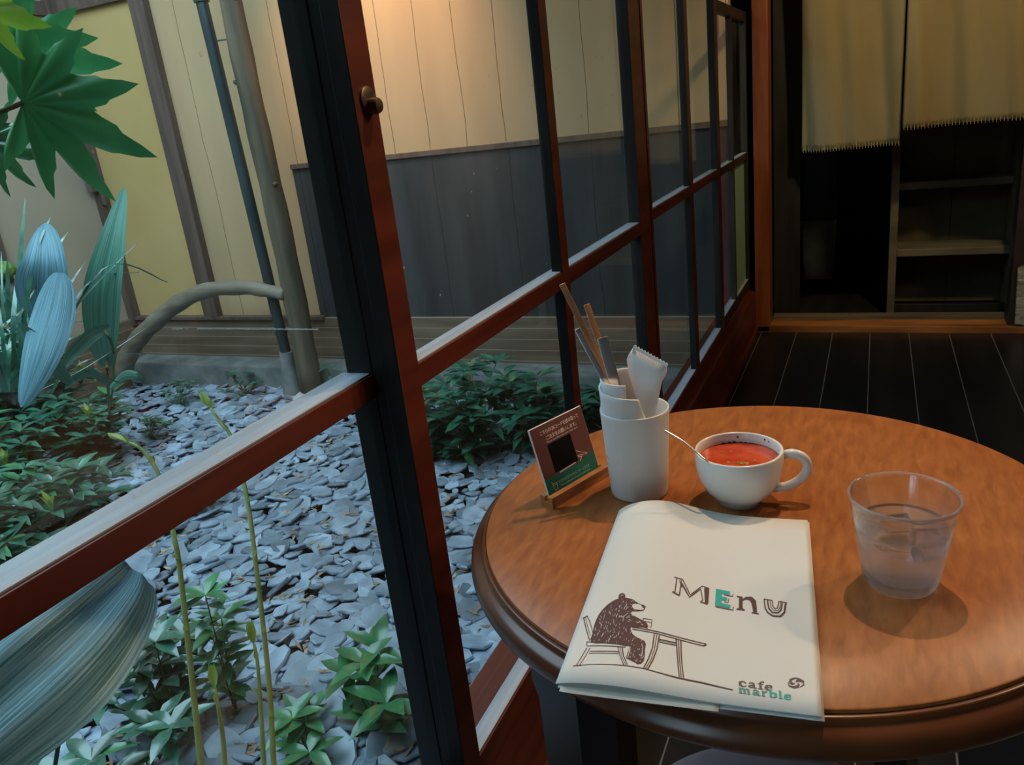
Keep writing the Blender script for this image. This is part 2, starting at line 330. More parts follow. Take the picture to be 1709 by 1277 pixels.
# doorway wall
bm = NB()
box(bm, (.60, 3.76, 0), (3.2, 3.84, CEIL)); box(bm, (-.43, 3.76, 1.62), (.60, 3.84, CEIL))
struct('wall_far', bm, M['darkwood'])
struct('trim_1', bx((-.495, 3.74, -.02), (.62, 3.86, .030), .004), M['thresh'])      # threshold
struct('trim_2', bx((-.495, 3.74, 0), (-.43, 3.86, CEIL), .004), M['post'])   # corner post
struct('trim_3', bx((.527, 3.755, .03), (.60, 3.85, 1.62), .003), M['darkwood'])
struct('trim_4', bx((-.43, 3.86, -.02), (.60, 3.92, .045), .003), M['stairs'])   # inner sill
struct('door_1', bx((-.43, 3.93, -.02), (-.315, 3.96, 1.62)), M['blackwood'])
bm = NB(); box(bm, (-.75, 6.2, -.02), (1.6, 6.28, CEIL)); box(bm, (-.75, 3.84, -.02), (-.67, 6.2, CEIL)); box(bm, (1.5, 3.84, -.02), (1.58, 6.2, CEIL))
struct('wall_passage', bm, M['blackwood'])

# ------------------------------------------------------------------ sliding windows
def sash(n, X, Ya, Yb, mull, zb, zm, zt, wl=.043, wr=.043, m='redwood', T=.024, frost=()):
    """one sash: outer stiles, bottom/middle/top rail, mullions, one pane per opening"""
    root = empty('window_%d' % n, (X, Ya, zb-.045)); root['kind'] = 'structure'
    X1 = X - T
    for a, b in ((Ya, Ya+wl), (Yb-wr, Yb)):
        o = sided(obj('stile', bx((X, a, zb-.045), (X1, b, zt+.04), .0015), M[m], root), m, 'outwood')
    y0, y1 = Ya+wl, Yb-wr
    def rail(name, za, zc):
        obj(name, bx((X-.0005, y0, za), (X1+.001, y1, zc-.002), .001), M[m], root)
        if name != 'top_rail':
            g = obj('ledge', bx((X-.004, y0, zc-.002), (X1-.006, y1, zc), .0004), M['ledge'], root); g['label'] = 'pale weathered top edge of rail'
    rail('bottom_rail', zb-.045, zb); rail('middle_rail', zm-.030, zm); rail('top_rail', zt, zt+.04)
    ys = [y0]
    for a, b in mull:
        sided(obj('mullion', bx((X, a, zb), (X1+.004, b, zt), .001), M[m], root), m, 'outwood'); ys += [a, b]
    ys.append(y1)
    for i in range(0, len(ys), 2):
        for k, (za, zc) in enumerate(((zb, zm-.03), (zm, zt))):
            fr = (i//2, k) in frost
            bm = NB(); box(bm, (X-.015, ys[i]-.002, za-.002), (X-.0175, ys[i+1]+.002, zc+.002))
            if not fr:
                bm.free(); bm = NB()
                vs = [bm.verts.new(p) for p in ((X-.014, ys[i]-.002, za-.002), (X-.014, ys[i+1]+.002, za-.002), (X-.014, ys[i+1]+.002, zc+.002), (X-.014, ys[i]-.002, zc+.002))]
                bm.faces.new(vs)
            g = obj('pane', bm, M['frosted'] if fr else M['pane'], root)
            if fr: g['label'] = 'pale green frosted pane'
    return root
sash(1, -.5275, -.93, .768, [(-.42, -.385), (.10, .135)], .241, .834, 1.88, T=.036)
w2 = sash(2, -.490, .725, 1.915, [(1.270, 1.305)], .241, .834, 1.88, wr=.122)
obj('stile_groove', bx((-.4885, 1.888, .197), (-.4905, 1.891, 1.90)), M['outwood'], w2)
sash(3, -.516, 1.875, 3.02, [(2.480, 2.530)], .241, .834, 1.88, wl=.043, wr=.05)
w4 = sash(4, -.522, 3.022, 3.79, [(3.36, 3.385)], .255, .828, 1.36, m='darkwood', frost=((1, 0),))
obj('stile_top', bx((-.522, 3.022, 1.40), (-.55, 3.06, 1.90)), M['darkwood'], w4)
g = obj('latch', bx((-.5215, 3.045, 1.235), (-.515, 3.062, 1.345), .002), M['latch'], w4); g['label'] = 'small pale latch plate'
obj('stile_strip', bx((-.513, .726, .20), (-.5272, .766, 1.90)), M['outwood'], w2)
bm = NB(); c = Vector((-.49, .749, 1.128))
def ringx(bm, c, prof, n=20):
    rings = []
    for r, x in prof:
        rings.append([bm.verts.new((c.x+x, c.y+r*math.cos(2*PI*k/n), c.z+r*math.sin(2*PI*k/n))) for k in range(n)])
    for a, b in zip(rings, rings[1:]):
        for k in range(n): bm.faces.new((a[k], a[(k+1) % n], b[(k+1) % n], b[k]))
    bm.faces.new(rings[-1])
ringx(bm, c + Vector((0, 0, .004)), [(.0135, 0), (.0135, .002), (.0115, .003)])
ringx(bm, c + Vector((0, .002, -.003)), [(.0085, .002), (.0085, .010), (.007, .013), (.0035, .0135)])
g = obj('screw_lock', bm, M['screwlock'], w2, True); g['label'] = 'round tarnished screw lock'
struct('trim_5', bx((-.60, -2.2, 1.90), (-.470, 3.74, 1.99), .003), M['redwood'])

# ------------------------------------------------------------------ courtyard house walls
YB = 3.80; XL = -4.66
struct('wall_garden_pale', bx((-3.86, YB, .85), (-.60, YB+.1, 3.1)), M['paleboard'])
struct('wall_garden_pale_low', bx((-3.86, YB, .07), (-3.06, YB+.1, .85)), M['paleboard'])
struct('wall_garden_yellow', bx((XL, YB+.01, .07), (-3.98, YB+.1, 3.1)), M['yellow'])
struct('wall_garden_wainscot', bx((-3.06, YB-.012, .065), (-.60, YB+.09, .945)), M['wainscot'])
struct('trim_6', bx((-3.06, YB-.028, .945), (-.60, YB+.01, .972), .003), M['frame'])
struct('wall_garden_base', bx((XL, YB-.03, -.20), (-.60, YB+.09, .066)), M['brownboard'])
struct('trim_7', bx((XL, YB-.05, .058), (-3.02, YB+.02, .078), .003), M['frame'])
bm = NB(); box(bm, (-3.985, YB-.035, .07), (-3.93, YB+.05, 3.1), 0, .004); box(bm, (-3.93, YB-.05, .07), (-3.855, YB+.05, 3.1), 0, .004)
struct('trim_8', bm, M['frame'])
struct('trim_9', bx((XL-.06, YB-.06, .02), (XL+.045, YB+.05, 3.1), .004), M['frame'])
struct('trim_10', bx((XL, YB-.03, 1.985), (-3.98, YB+.04, 2.065), .003), M['frame'])
struct('wall_garden_left', bx((XL-.1, -.6, .07), (XL, YB-.05, 3.1)), M['greige'])
struct('wall_garden_left_base', bx((XL-.1, -.6, GZ-.05), (XL+.02, YB, .07)), M['brownboard'])
struct('trim_11', bx((XL-.02, -.6, 1.985), (XL+.03, YB-.05, 2.065), .003), M['frame'])
struct('trim_12', bx((XL-.02, 2.93, .07), (XL+.03, 3.03, 1.985), .003), M['frame'])
bm = NB(); box(bm, (XL+.03, YB-.12, .93), (XL+.062, YB-.06, 1.13), 0, .004); box(bm, (XL+.05, YB-.058, .84), (XL+.075, YB-.038, 1.0), 0, .003)
tag(obj('door_pull', bm, M['frame']), 'small brown wooden pull on the corner post of the yellow wall', 'door pull')
struct('trim_13', bx((-4.62, 3.60, GZ-.05), (-1.02, YB-.01, -.195), .012), M['concrete'])
struct('trim_14', bx((-1.02, 3.62, GZ-.05), (-.60, YB-.01, -.198), .012), M['concrete'])
struct('wall_garden_near', bx((XL, -.7, GZ), (-.62, -.6, 3.0)), M['plaster'])
bm = NB()
vs = [bm.verts.new(p) for p in ((-5.2, 3.0, 3.08), (-.6, 3.0, 3.08), (-.6, 4.2, 3.35), (-5.2, 4.2, 3.35), (-5.2, 3.0, 3.12), (-.6, 3.0, 3.12), (-.6, 4.2, 3.39), (-5.2, 4.2, 3.39))]
for q in ((0, 1, 2, 3), (4, 5, 6, 7), (0, 1, 5, 4), (1, 2, 6, 5), (2, 3, 7, 6), (3, 0, 4, 7)): bm.faces.new([vs[i] for i in q])
struct('roof_eaves', bm, M['frame'])
struct('shade_slab', bx((-1.85, 1.6, 2.22), (-.60, 3.9, 2.28)), M['frame'])  # unseen slab added to keep sky light off the pale boards
# ground
bm = NB(); nx, ny = 40, 40; g = [[None]*(ny+1) for _ in range(nx+1)]
def gh(x, y): return GZ - .02 + .02*noise.noise(Vector((x*1.3, y*1.3, 0)))
for i in range(nx+1):
    for j in range(ny+1):
        x = XL + (-.6-XL)*i/nx; y = -.6 + (YB+.6)*j/ny; g[i][j] = bm.verts.new((x, y, gh(x, y)))
for i in range(nx):
    for j in range(ny): bm.faces.new((g[i][j], g[i+1][j], g[i+1][j+1], g[i][j+1]))
o = struct('ground', bm, M['soil'], True)

# ------------------------------------------------------------------ slate chips
rng = random.Random(5)
def chip_outline(r):
    n = rng.randint(6, 9); a0 = rng.uniform(0, 6.28); e = rng.uniform(.45, .9)
    P = []
    for k in range(n):
        a = a0 + 2*PI*(k+rng.uniform(-.3, .3))/n; q = r*rng.uniform(.78, 1.12)
        P.append((q*math.cos(a), q*e*math.sin(a)))
    t = rng.uniform(0, 6.28); c, s = math.cos(t), math.sin(t)
    return [(x*c-y*s, x*s+y*c) for x, y in P]
def add_chip(bm, P, th, mtx):
    top = [bm.verts.new(mtx @ Vector((x*.94, y*.94, th))) for x, y in P]; mid = [bm.verts.new(mtx @ Vector((x, y, th*.55))) for x, y in P]; bot = [bm.verts.new(mtx @ Vector((x*.96, y*.96, 0))) for x, y in P]
    bm.faces.new(top); bm.faces.new(bot[::-1]); n = len(P)
    for A, B in ((mid, top), (bot, mid)):
        for i in range(n): bm.faces.new((A[i], A[(i+1) % n], B[(i+1) % n], B[i]))
protos = []
for k in range(16):
    bm = NB(); add_chip(bm, chip_outline(.043), rng.uniform(.005, .009), Matrix.Identity(4)); me = bpy.data.meshes.new('slate_chip'); bmesh.ops.recalc_face_normals(bm, faces=bm.faces); bm.to_mesh(me); bm.free(); me.materials.append(M['slate_one']); protos.append(me)
def inview(p, m=60):
    q = RM.transposed() @ (p - EYE)
    if q.z > -.05: return False
    x = 854.5 - FPX*q.x/q.z; y = 638.5 + FPX*q.y/q.z
    return -m < x < 1709+m and -m < y < 1277+m
spots = []
x = XL+.1
sp = .052
iy = 0; y = -.1
while y < 3.62:
    x = XL + .1 + (sp/2 if iy % 2 else 0)
    while x < -.64:
        px, py = x + rng.uniform(-.02, .02), y + rng.uniform(-.02, .02)
        if px < -.66:
            big = 1.0 if noise.noise(Vector((px*1.2, py*1.2, 7))) < .12 else 1.25
            sc = rng.uniform(.68, 1.5)*big
            spots.append((Vector((px, py, gh(px, py)+.012+rng.uniform(0, .022))), sc, rng.gauss(0, .19), rng.gauss(0, .19), rng.uniform(0, 6.28)))
        x += sp
    y += sp*.9; iy += 1
vis = [s for s in spots if inview(s[0])]
# biggest in the photograph = nearest to the camera and not hidden behind the frame
def hidden(p):
    q = RM.transposed() @ (p - EYE); x = 854.5 - FPX*q.x/q.z; y = 638.5 + FPX*q.y/q.z
    l = 463 + .1895*y; r = 612+.1544*y
    if l-4 < x < r+6: return True
    if x < l and 975-.582*x-8 < y < 1066-.649*x+8: return True
    if x > 805 and y > 1250-1.757*(x-804)-6: return True
    return False
cand = sorted([s for s in vis if inview(s[0], -12) and not hidden(s[0])], key=lambda s: (s[0]-EYE).length/s[1])
near = cand[:300]; ids = {id(s) for s in near}
def cm(s): return Matrix.Translation(s[0]) @ Matrix.Rotation(s[2], 4, 'X') @ Matrix.Rotation(s[3], 4, 'Y') @ Matrix.Rotation(s[4], 4, 'Z') @ Matrix.Scale(s[1], 4)
for i, s in enumerate(near):
    o = bpy.data.objects.new('slate_chip', protos[i % 16]); COL.objects.link(o); o.matrix_world = cm(s)
    tag(o, 'flat blue-grey slate chip lying in the near part of the courtyard ground', 'slate chip', 'slate chips near the window')
bm = NB()
for s in spots:
    if id(s) in ids: continue
    add_chip(bm, chip_outline(.043), rng.uniform(.005, .009), cm(s))
tag(obj('slate_gravel', bm, M['slate']), 'bed of blue-grey slate chips covering the courtyard ground', 'slate gravel', kind='stuff')
# dried leaf litter
bm = NB()
for i in range(420):
    cx, cy = rng.uniform(-3.6, -.75), rng.uniform(.6, 3.5)
    for k in range(rng.randint(2, 6)):
        p = Vector((cx+rng.gauss(0, .02), cy+rng.gauss(0, .02), gh(cx, cy)+.034+rng.uniform(0, .012)))
        a = rng.uniform(0, 6.28); l = rng.uniform(.012, .03); w = l*rng.uniform(.15, .3); d = Vector((math.cos(a), math.sin(a), rng.uniform(-.2, .35)))*l; n = Vector((-math.sin(a), math.cos(a), rng.uniform(-.3, .3)))*w
        vs = [bm.verts.new(q) for q in (p-d, p+n, p+d, p-n)]; bm.faces.new(vs)
tag(obj('leaf_litter', bm, M['litter']), 'scattered dried brown leaf bits on the slate chips', 'leaf litter', kind='stuff')

# ------------------------------------------------------------------ garden posts, pipe, bent branch
YP = 3.50
a, b = ony(388, -60, YP), ony(518, 640, YP); b.z = GZ+.06
a.z = 2.6; a.x = b.x + (ony(388, 0, YP).x - b.x)*1.35
pts = [b + (a-b)*t + Vector((.012*math.sin(t*7), 0, 0)) for t in [i/22 for i in range(23)]]
bm = NB(); tube(bm, pts, [.066 - .012*i/22 + .003*math.sin(i*1.9) for i in range(23)], 14)
for t, s in ((9, 1), (13, -1), (16, 1)):
    p = pts[t]; tube(bm, [p+Vector((s*.04, -.02, 0)), p+Vector((s*.066, -.03, .01))], [.018, .008], 8)
log = tag(obj('log_post', bm, M['log'], smooth='all'), 'rough mossy log post standing beside the dark drainpipe', 'post')
bm = NB(); q = ony(512, 655, YP); bmesh.ops.create_icosphere(bm, subdivisions=3, radius=1, matrix=Matrix.Translation((b.x+.03, b.y, GZ-.01)) @ Matrix.Diagonal((.17, .14, .075, 1)))
for v in bm.verts: v.co += Vector((noise.noise(v.co*9), noise.noise(v.co*9+Vector((5, 0, 0))), noise.noise(v.co*9+Vector((0, 7, 0)))*.6))*.02
tag(obj('foundation_stone', bm, M['stone'], smooth='all'), 'pale rough foundation stone under the log post', 'stone')
pt, pb = ony(336, 0, YP), ony(478, 592, YP)
d = pt-pb; top = pt + d*.35; foot = pb - d*.12; foot.z = max(foot.z, GZ)
pr = empty('drainpipe', foot)
tag(pr, 'thin dark green drainpipe running down beside the log post', 'drainpipe')
bm = NB(); tube(bm, [pb, top], .031, 16); obj('pipe', bm, M['pipe'], pr, True)
bm = NB(); tube(bm, [pb+d.normalized()*.13, pb+d.normalized()*.145], .036, 16)
tube(bm, [pt+d.normalized()*-.01, pt+d.normalized()*.03], .040, 16); obj('collar', bm, M['pipe'], pr, True)
bm = NB(); tube(bm, [Vector((pb.x-.015, pb.y, GZ+.01)), pb+Vector((0, 0, .02))], [.058, .038], 12)
g = obj('pipe_wrap', bm, M['concrete'], pr, True); g['label'] = 'pale grey wrap around the pipe foot'
bk = ony(362, 68, YP); bm = NB(); tube(bm, [bk, ony(392, 64, YP)], .004, 8); obj('bracket', bm, M['pipe'], pr)
bm = NB(); pts = spline([ony(x, y, YP-.04) for x, y in ((477, 491), (440, 484), (400, 480), (345, 485), (300, 505), (262, 535), (232, 565), (212, 598), (206, 625))], 6)
n = len(pts); tube(bm, pts, [.036+.026*(i/n) + .003*math.sin(i*1.1) for i in range(n)], 14)
tag(obj('bent_branch', bm, M['branch'], smooth='all'), 'smooth bare branch bent in an arch from the log post to the ground', 'branch')
# eaves lamp body (outside the frame, where its light comes from)
bm = NB(); lathe(bm, [(0, .16), (.03, .155), (.05, .12), (.11, .02), (.105, .015), (.04, .11), (0, .12)], (-2.3, 2.9, 2.20), 24)
tube(bm, [(-2.3, 2.9, 2.35), (-2.3, 2.9, 3.08)], .006, 8)
tag(obj('garden_lamp', bm, M['pipe'], smooth='all'), 'small dark lamp hanging above the courtyard', 'lamp')

# ------------------------------------------------------------------ plants
def leaf(bm, p, d, L, w, up=Vector((0, 0, 1)), droop=.25, fold=.3, mi=0, seg=4):
    d = d.normalized(); s = d.cross(up)
    if s.length < 1e-3: s = Vector((1, 0, 0))
    s.normalize(); n = s.cross(d).normalized(); prev = None
    prof = {4: (.0, .75, 1, .62, .0), 6: (0, .6, .95, 1, .8, .45, 0)}[seg]
    for i in range(seg+1):
        t = i/seg; c = p + d*(L*t) - n*(droop*L*t*t) ; ww = w*prof[i]*.5
        row = (c,) if ww == 0 else (c - s*ww + n*fold*ww, c, c + s*ww + n*fold*ww)
        row = [bm.verts.new(q) for q in row]
        if prev:
            if len(prev) == 1: fs = [(prev[0], row[1], row[0]), (prev[0], row[2], row[1])]
            elif len(row) == 1: fs = [(prev[0], prev[1], row[0]), (prev[1], prev[2], row[0])]
            else: fs = [(prev[0], prev[1], row[1], row[0]), (prev[1], prev[2], row[2], row[1])]
            for f in fs: bm.faces.new(f).material_index = mi
        prev = row
def shrub(base, h, rad, ns, LL, label, tips=0, group=None, mats=('leaf', 'leafmid'), seed=0, name='leafy_shrub', dens=6, lean=Vector((0, 0, 0)), cat='shrub'):
    r = random.Random(seed); root = empty(name, base); tag(root, label, cat, group)
    bs, bl, bt = NB(), NB(), NB(); nt = 0
    for k in range(ns):
        a = r.uniform(0, 6.28); q = rad*math.sqrt(r.random()); hh = h*(1-.45*(q/rad)**2)*r.uniform(.7, 1.05)
        e = Vector((q*math.cos(a), q*math.sin(a), hh)) + lean*h
        P = spline([Vector(base)+Vector((e.x*.12, e.y*.12, -.01)), Vector(base)+Vector((e.x*.45, e.y*.45, hh*.55)), Vector(base)+e], 5)
        tube(bs, P, [.0028-.0016*i/len(P) for i in range(len(P))], 5)
        for j in range(dens):
            t = (.3 + .7*j/(dens-1)) if dens > 1 else 1; i = min(int(t*(len(P)-1)), len(P)-2); c = P[i].lerp(P[i+1], t*(len(P)-1)-i)
            for s in range(2):
                aa = j*1.3 + s*PI + r.uniform(-.5, .5); dd = Vector((math.cos(aa), math.sin(aa), r.uniform(.0, .55)))
                leaf(bl, c, dd, LL*r.uniform(.7, 1.15), LL*.40*r.uniform(.8, 1.15), droop=r.uniform(.05, .4), mi=0 if r.random() < .8 else 1)
        for s in range(4):
            aa = s*1.57 + r.uniform(-.4, .4); leaf(bl, P[-1], Vector((math.cos(aa), math.sin(aa), r.uniform(.2, .7))), LL*r.uniform(.8, 1.15), LL*.4, droop=.3)
        if nt < tips:
            nt += 1
            for s in range(3): aa = s*2.1+r.random(); leaf(bt, P[-1], Vector((math.cos(aa)*.35, math.sin(aa)*.35, 1)), LL*.8, LL*.26, droop=.1, fold=.8)
    obj('stems', bs, M['stem'], root, 'all'); obj('foliage', bl, [M[mats[0]], M[mats[1]]], root, 'all')
    if tips: g = obj('young_leaves', bt, M['tip'], root, 'all'); g['label'] = 'yellow-green young leaf tips'
    else: bt.free()
    return root
def gp(px, py): q = onz(px, py, GZ); q.z = gh(q.x, q.y)+.01; return q
LM = [(px, py, h*(1.55 if py < 800 else 1.3), rd, int(ns*1.4), tp, lb) for px, py, h, rd, ns, tp, lb in [(62, 750, .42, .24, 24, 4, 'low glossy shrub at the left edge below the ribbed leaves, with yellow-green tips'),
      (95, 735, .34, .27, 22, 3, 'low glossy shrub left of the bare arched branch, with yellow-green tips'),
      (160, 770, .26, .24, 17, 1, 'sprawling glossy shrub between the left shrubs and the slate chips'),
      (25, 830, .34, .28, 22, 3, 'dark glossy shrub at the left edge above the red window rail'),
      (105, 890, .26, .25, 17, 2, 'glossy shrub just above the red window rail at the left'),
      (10, 960, .26, .22, 14, 0, 'glossy shrub partly hidden behind the left end of the window rail')]]
for i, (px, py, h, rd, ns, tp, lb) in enumerate(LM):
    p = gp(px, py); shrub(p, h, rd, ns, .115, lb, tp, seed=20+i, dens=6)
RB = [(790, 740, .44, .30, 24, 1, 'glossy bush behind the red window post, nearest the post'),
      (880, 750, .42, .27, 18, 0, 'glossy bush behind the small brown table sign'),
      (955, 720, .24, .20, 12, 0, 'low glossy bush behind the white canister'),
      (745, 770, .22, .18, 10, 0, 'small dim bush tucked behind the foot of the red window post')]
for i, (px, py, h, rd, ns, tp, lb) in enumerate(RB):
    shrub(gp(px, py), h, rd, ns, .12, lb, tp, seed=40+i, dens=4)
SM = [(300, 685, .20, .16, 7, 'dark low plant on the slate chips under the arched branch'),
      (415, 665, .18, .14, 6, 'dark low plant in front of the drainpipe foot'),
      (250, 735, .16, .16, 6, 'sparse low plant on the slate chips right of the left shrubs'),
      (568, 690, .30, .08, 3, 'small bright sprig growing beside the log post'),
      (345, 850, .20, .12, 5, 'small pale plant just above the middle of the window rail')]
for i, (px, py, h, rd, ns, lb) in enumerate(SM):
    shrub(gp(px, py), h, rd, ns, .06 if i != 4 else .07, lb, 0, seed=60+i, dens=4, mats=('leaf', 'leafmid') if i < 4 else ('leafmid', 'leafmid'))
# larger-leaved plants at the foot of the picture
shrub(gp(300, 1235), .36, .17, 8, .095, 'upright leafy plant with dark oval leaves at the foot of the tall shoots', 0, seed=71, dens=6)
shrub(gp(235, 1330), .26, .16, 6, .10, 'low plant with dark oval leaves right of the big pleated leaf', 0, seed=72, dens=4)
shrub(gp(395, 1195), .42, .06, 3, .085, 'slender leafy stem rising between the two tall shoots', 0, seed=73, dens=7, mats=('leafmid', 'leaf'))
shrub(gp(632, 1225), .27, .12, 4, .11, 'bright green seedling growing in the slate left of the window post', 0, seed=75, dens=3, mats=('leafmid', 'leafmid'), name='seedling', cat='seedling')
shrub(gp(518, 1265), .12, .10, 4, .09, 'low dark seedling in the slate at the bottom edge', 0, seed=76, dens=2, mats=('leafmid', 'leaf'), name='seedling', cat='seedling')
shrub(gp(690, 980), .10, .06, 3, .06, 'tiny seedling in the slate behind the red window post', 0, seed=77, dens=2, mats=('leafmid', 'leaf'), name='seedling', cat='seedling')
# tall yellow-green shoots
def shoot(P, r0, label, seed):
    r = random.Random(seed); P = spline(P, 8); root = empty('tall_shoot', P[0]); tag(root, label, 'shoot')
    bm = NB(); n = len(P); tube(bm, P, [r0*(1-.5*i/n) for i in range(n)], 8); obj('stem', bm, M['shoot'], root, 'all')
    bm = NB()
    for i in range(5, n, 6):
        a = r.uniform(0, 6.28); leaf(bm, P[i], Vector((math.cos(a)*.4, math.sin(a)*.4, 1)), .022, .009, droop=0, fold=.5)
    for k in range(3): leaf(bm, P[-1], (P[-1]-P[-3]).normalized()+Vector((.15*(k-1), 0, .1*(k % 2))), .045, .014, droop=0, fold=.5)
    obj('bud_scales', bm, M['tip'], root, 'all')
shoot([away(338, 1300, 1.62), away(320, 1130, 1.58), away(300, 950, 1.56), away(290, 895, 1.56), away(268, 800, 1.6), away(238, 752, 1.62), away(212, 738, 1.64)], .0055, 'tall yellow-green shoot whose tip bends left above the window rail, left one', 1)
shoot([away(458, 1300, 1.62), away(448, 1130, 1.58), away(428, 950, 1.56), away(412, 830, 1.58), away(388, 735, 1.62), away(368, 705, 1.64), away(352, 682, 1.66)], .0055, 'tallest yellow-green shoot rising left of the seedling past the window rail', 2)
shoot([away(442, 1300, 1.66), away(436, 1200, 1.64), away(430, 1110, 1.62), away(424, 1075, 1.62)], .005, 'short yellow-green shoot ending beside the tallest shoot', 3)
shoot([away(376, 1300, 1.66), away(372, 1230, 1.64), away(364, 1180, 1.62), away(359, 1150, 1.62)], .005, 'shortest yellow-green shoot among the dark oval leaves', 4)
# broad ribbed leaves
def blade(bm, P, W, side, seg=10, cup=.12, twist=0, ex=.64):
    P = spline(P, 6); n = len(P); uvl = bm.loops.layers.uv.verify(); rows = []; m = seg
    for i, p in enumerate(P):
        t = i/(n-1); tg = (P[min(i+1, n-1)]-P[max(i-1, 0)]).normalized(); s = (side - tg*side.dot(tg)).normalized()
        s = Matrix.Rotation(twist*t, 3, tg) @ s; nn = s.cross(tg)
        w = W*max(.02, math.sin(PI*min(1, (t*.97+.03))**.85))**(ex*1.17) if t < 1 else W*.02
        rows.append([(bm.verts.new(p + s*w*.5*u + nn*(cup*w*(u*u) + .03*w*math.sin(u*9))), (u*.5+.5, t)) for u in [(-1+2*k/m) for k in range(m+1)]])
    for a, b in zip(rows, rows[1:]):
        for k in range(m):
            q = (a[k], a[k+1], b[k+1], b[k]); f = bm.faces.new([x[0] for x in q])
            for l, x in zip(f.loops, q): l[uvl].uv = x[1]
VR = RM @ Vector((1, 0, 0)); VU = RM @ Vector((0, 1, 0))
big = empty('broad_leaf_plant', (-1.3, .3, GZ)); tag(big, 'huge pale pleated leaf close to the glass in the bottom left corner', 'broad-leaf plant')
bm = NB(); blade(bm, [away(214, 942, 1.00), away(140, 1010, .97), away(60, 1080, .94), away(-30, 1160, .93), away(-140, 1270, .94), away(-260, 1380, .97)], .175, (VR*.75-VU*.65), 24, .06, 0, .40)
obj('leaf', bm, M['broadpale'], big, 'all')
bm = NB(); blade(bm, [away(20, 1215, 1.25), away(40, 1245, 1.22), away(40, 1300, 1.2)], .05, VR, 6); obj('leaf', bm, M['broad'], big, 'all')
bm = NB(); tube(bm, spline([Vector((-1.35, .45, GZ)), away(140, 985, 1.12), away(190, 935, 1.03), away(212, 953, 1.0)], 6), .003, 6); obj('stem', bm, M['stem'], big, 'all')
asp = empty('aspidistra', gp(70, 700)); tag(asp, 'clump of broad blue-green ribbed leaves in front of the dark rock', 'aspidistra')
def B(P, W, D, sd=None, par=asp, m='broad', cup=.12, tw=0):
    bm = NB(); blade(bm, [away(x, y, D+dd) for x, y, dd in P], W, sd or VR, 8, cup, tw); obj('leaf', bm, M[m], par, 'all')
B([(178, 610, .1), (172, 550, .05), (175, 480, 0), (190, 400, 0), (208, 312, .05)], .125, 2.9)
B([(85, 560, .1), (78, 500, .05), (78, 440, 0), (75, 372, .08)], .165, 2.75, m='broadpale')
B([(98, 455, 0), (85, 520, -.03), (62, 600, -.06), (35, 680, -.05)], .13, 2.7, m='broadpale')
B([(120, 640, 0), (75, 590, 0), (50, 560, 0), (30, 540, 0)], .07, 2.7)
B([(184, 545, .02), (150, 562, 0), (115, 600, 0), (85, 660, .1)], .045, 2.88, VU)
B([(178, 640, .1), (150, 622, .05), (125, 632, 0), (108, 650, 0)], .035, 3.0, VU)
B([(182, 650, .1), (205, 628, .05), (225, 627, 0), (240, 634, 0)], .035, 3.1, VU)
bm = NB(); tube(bm, spline([gp(182, 700), away(180, 640, 3.0), away(178, 600, 3.0)], 5), .005, 6)
tube(bm, spline([gp(182, 700), away(190, 600, 3.05), away(170, 545, 2.92)], 5), .004, 6); obj('stem', bm, M['stem'], asp, 'all')
# strap-leaf grass clump
gr = empty('grass_clump', gp(20, 690)); tag(gr, 'clump of long narrow dark green strap leaves at the left edge', 'grass')
bm = NB(); r = random.Random(9)
L9 = [((20, 640), (30, 480), (42, 330)), ((25, 650), (55, 440), (85, 362)), ((30, 650), (80, 450), (115, 385)), ((30, 650), (90, 520), (145, 433)), ((15, 650), (5, 520), (2, 420)), ((18, 650), (14, 520), (12, 430)), ((22, 650), (22, 540), (30, 445)), ((35, 650), (100, 540), (188, 500)), ((35, 650), (110, 570), (160, 555)), ((40, 650), (120, 520), (235, 400)), ((60, 655), (150, 610), (270, 530)), ((60, 655), (150, 600), (250, 590)), ((10, 650), (4, 560), (-10, 480)), ((25, 650), (45, 560), (95, 470)), ((25, 655), (60, 590), (95, 540)), ((45, 660), (130, 620), (200, 640)), ((60, 655), (140, 480), (232, 455)), ((60, 655), (170, 450), (280, 472))]
for i in range(34):
    L9.append(((r.uniform(-20, 60), 655), (r.uniform(-30, 90), r.uniform(540, 600)), (r.uniform(-60, 150), r.uniform(440, 620))))
for i, (a, b, c) in enumerate(L9):
    D = r.uniform(2.8, 3.15); A, Bq, Cc = away(*a, D), away(*b, D-.05), away(*c, D+r.uniform(-.1, .1)); P = spline([A, Bq, Cc], 6); prev = None; n = len(P)
    w = r.uniform(.004, .011)
    for k, p in enumerate(P):
        ww = w*(1-(k/(n-1))**3)+.0006; row = [bm.verts.new(p-VR*ww), bm.verts.new(p+VR*ww+VU*.002)]
        if prev: bm.faces.new((prev[0], prev[1], row[1], row[0]))
        prev = row
obj('strap_leaves', bm, M['leaf'], gr, 'all')
# rock with moss and a flat stone on top
bm = NB(); rc = Vector((-4.16, 2.62, 0))
bmesh.ops.create_icosphere(bm, subdivisions=5, radius=1, matrix=Matrix.Translation((rc.x, rc.y, GZ+.42)) @ Matrix.Diagonal((.17, .17, .60, 1)))
for v in bm.verts:
    q = v.co*6; v.co += Vector((noise.noise(q), noise.noise(q+Vector((9, 0, 0))), noise.noise(q+Vector((0, 9, 0)))))*.06 + Vector((noise.noise(q*4), noise.noise(q*4+Vector((3, 3, 0))), 0))*.02
    v.co.z = max(v.co.z, GZ-.03)
rk = tag(obj('garden_rock', bm, M['rock'], smooth='all'), 'dark pitted rock with a mossy top at the left edge', 'rock')
top = max(v.co.z for v in rk.data.vertices)
bm = NB(); bmesh.ops.create_icosphere(bm, subdivisions=4, radius=1, matrix=Matrix.Translation((rc.x+.01, rc.y-.03, top-.03)) @ Matrix.Diagonal((.13, .13, .05, 1)))
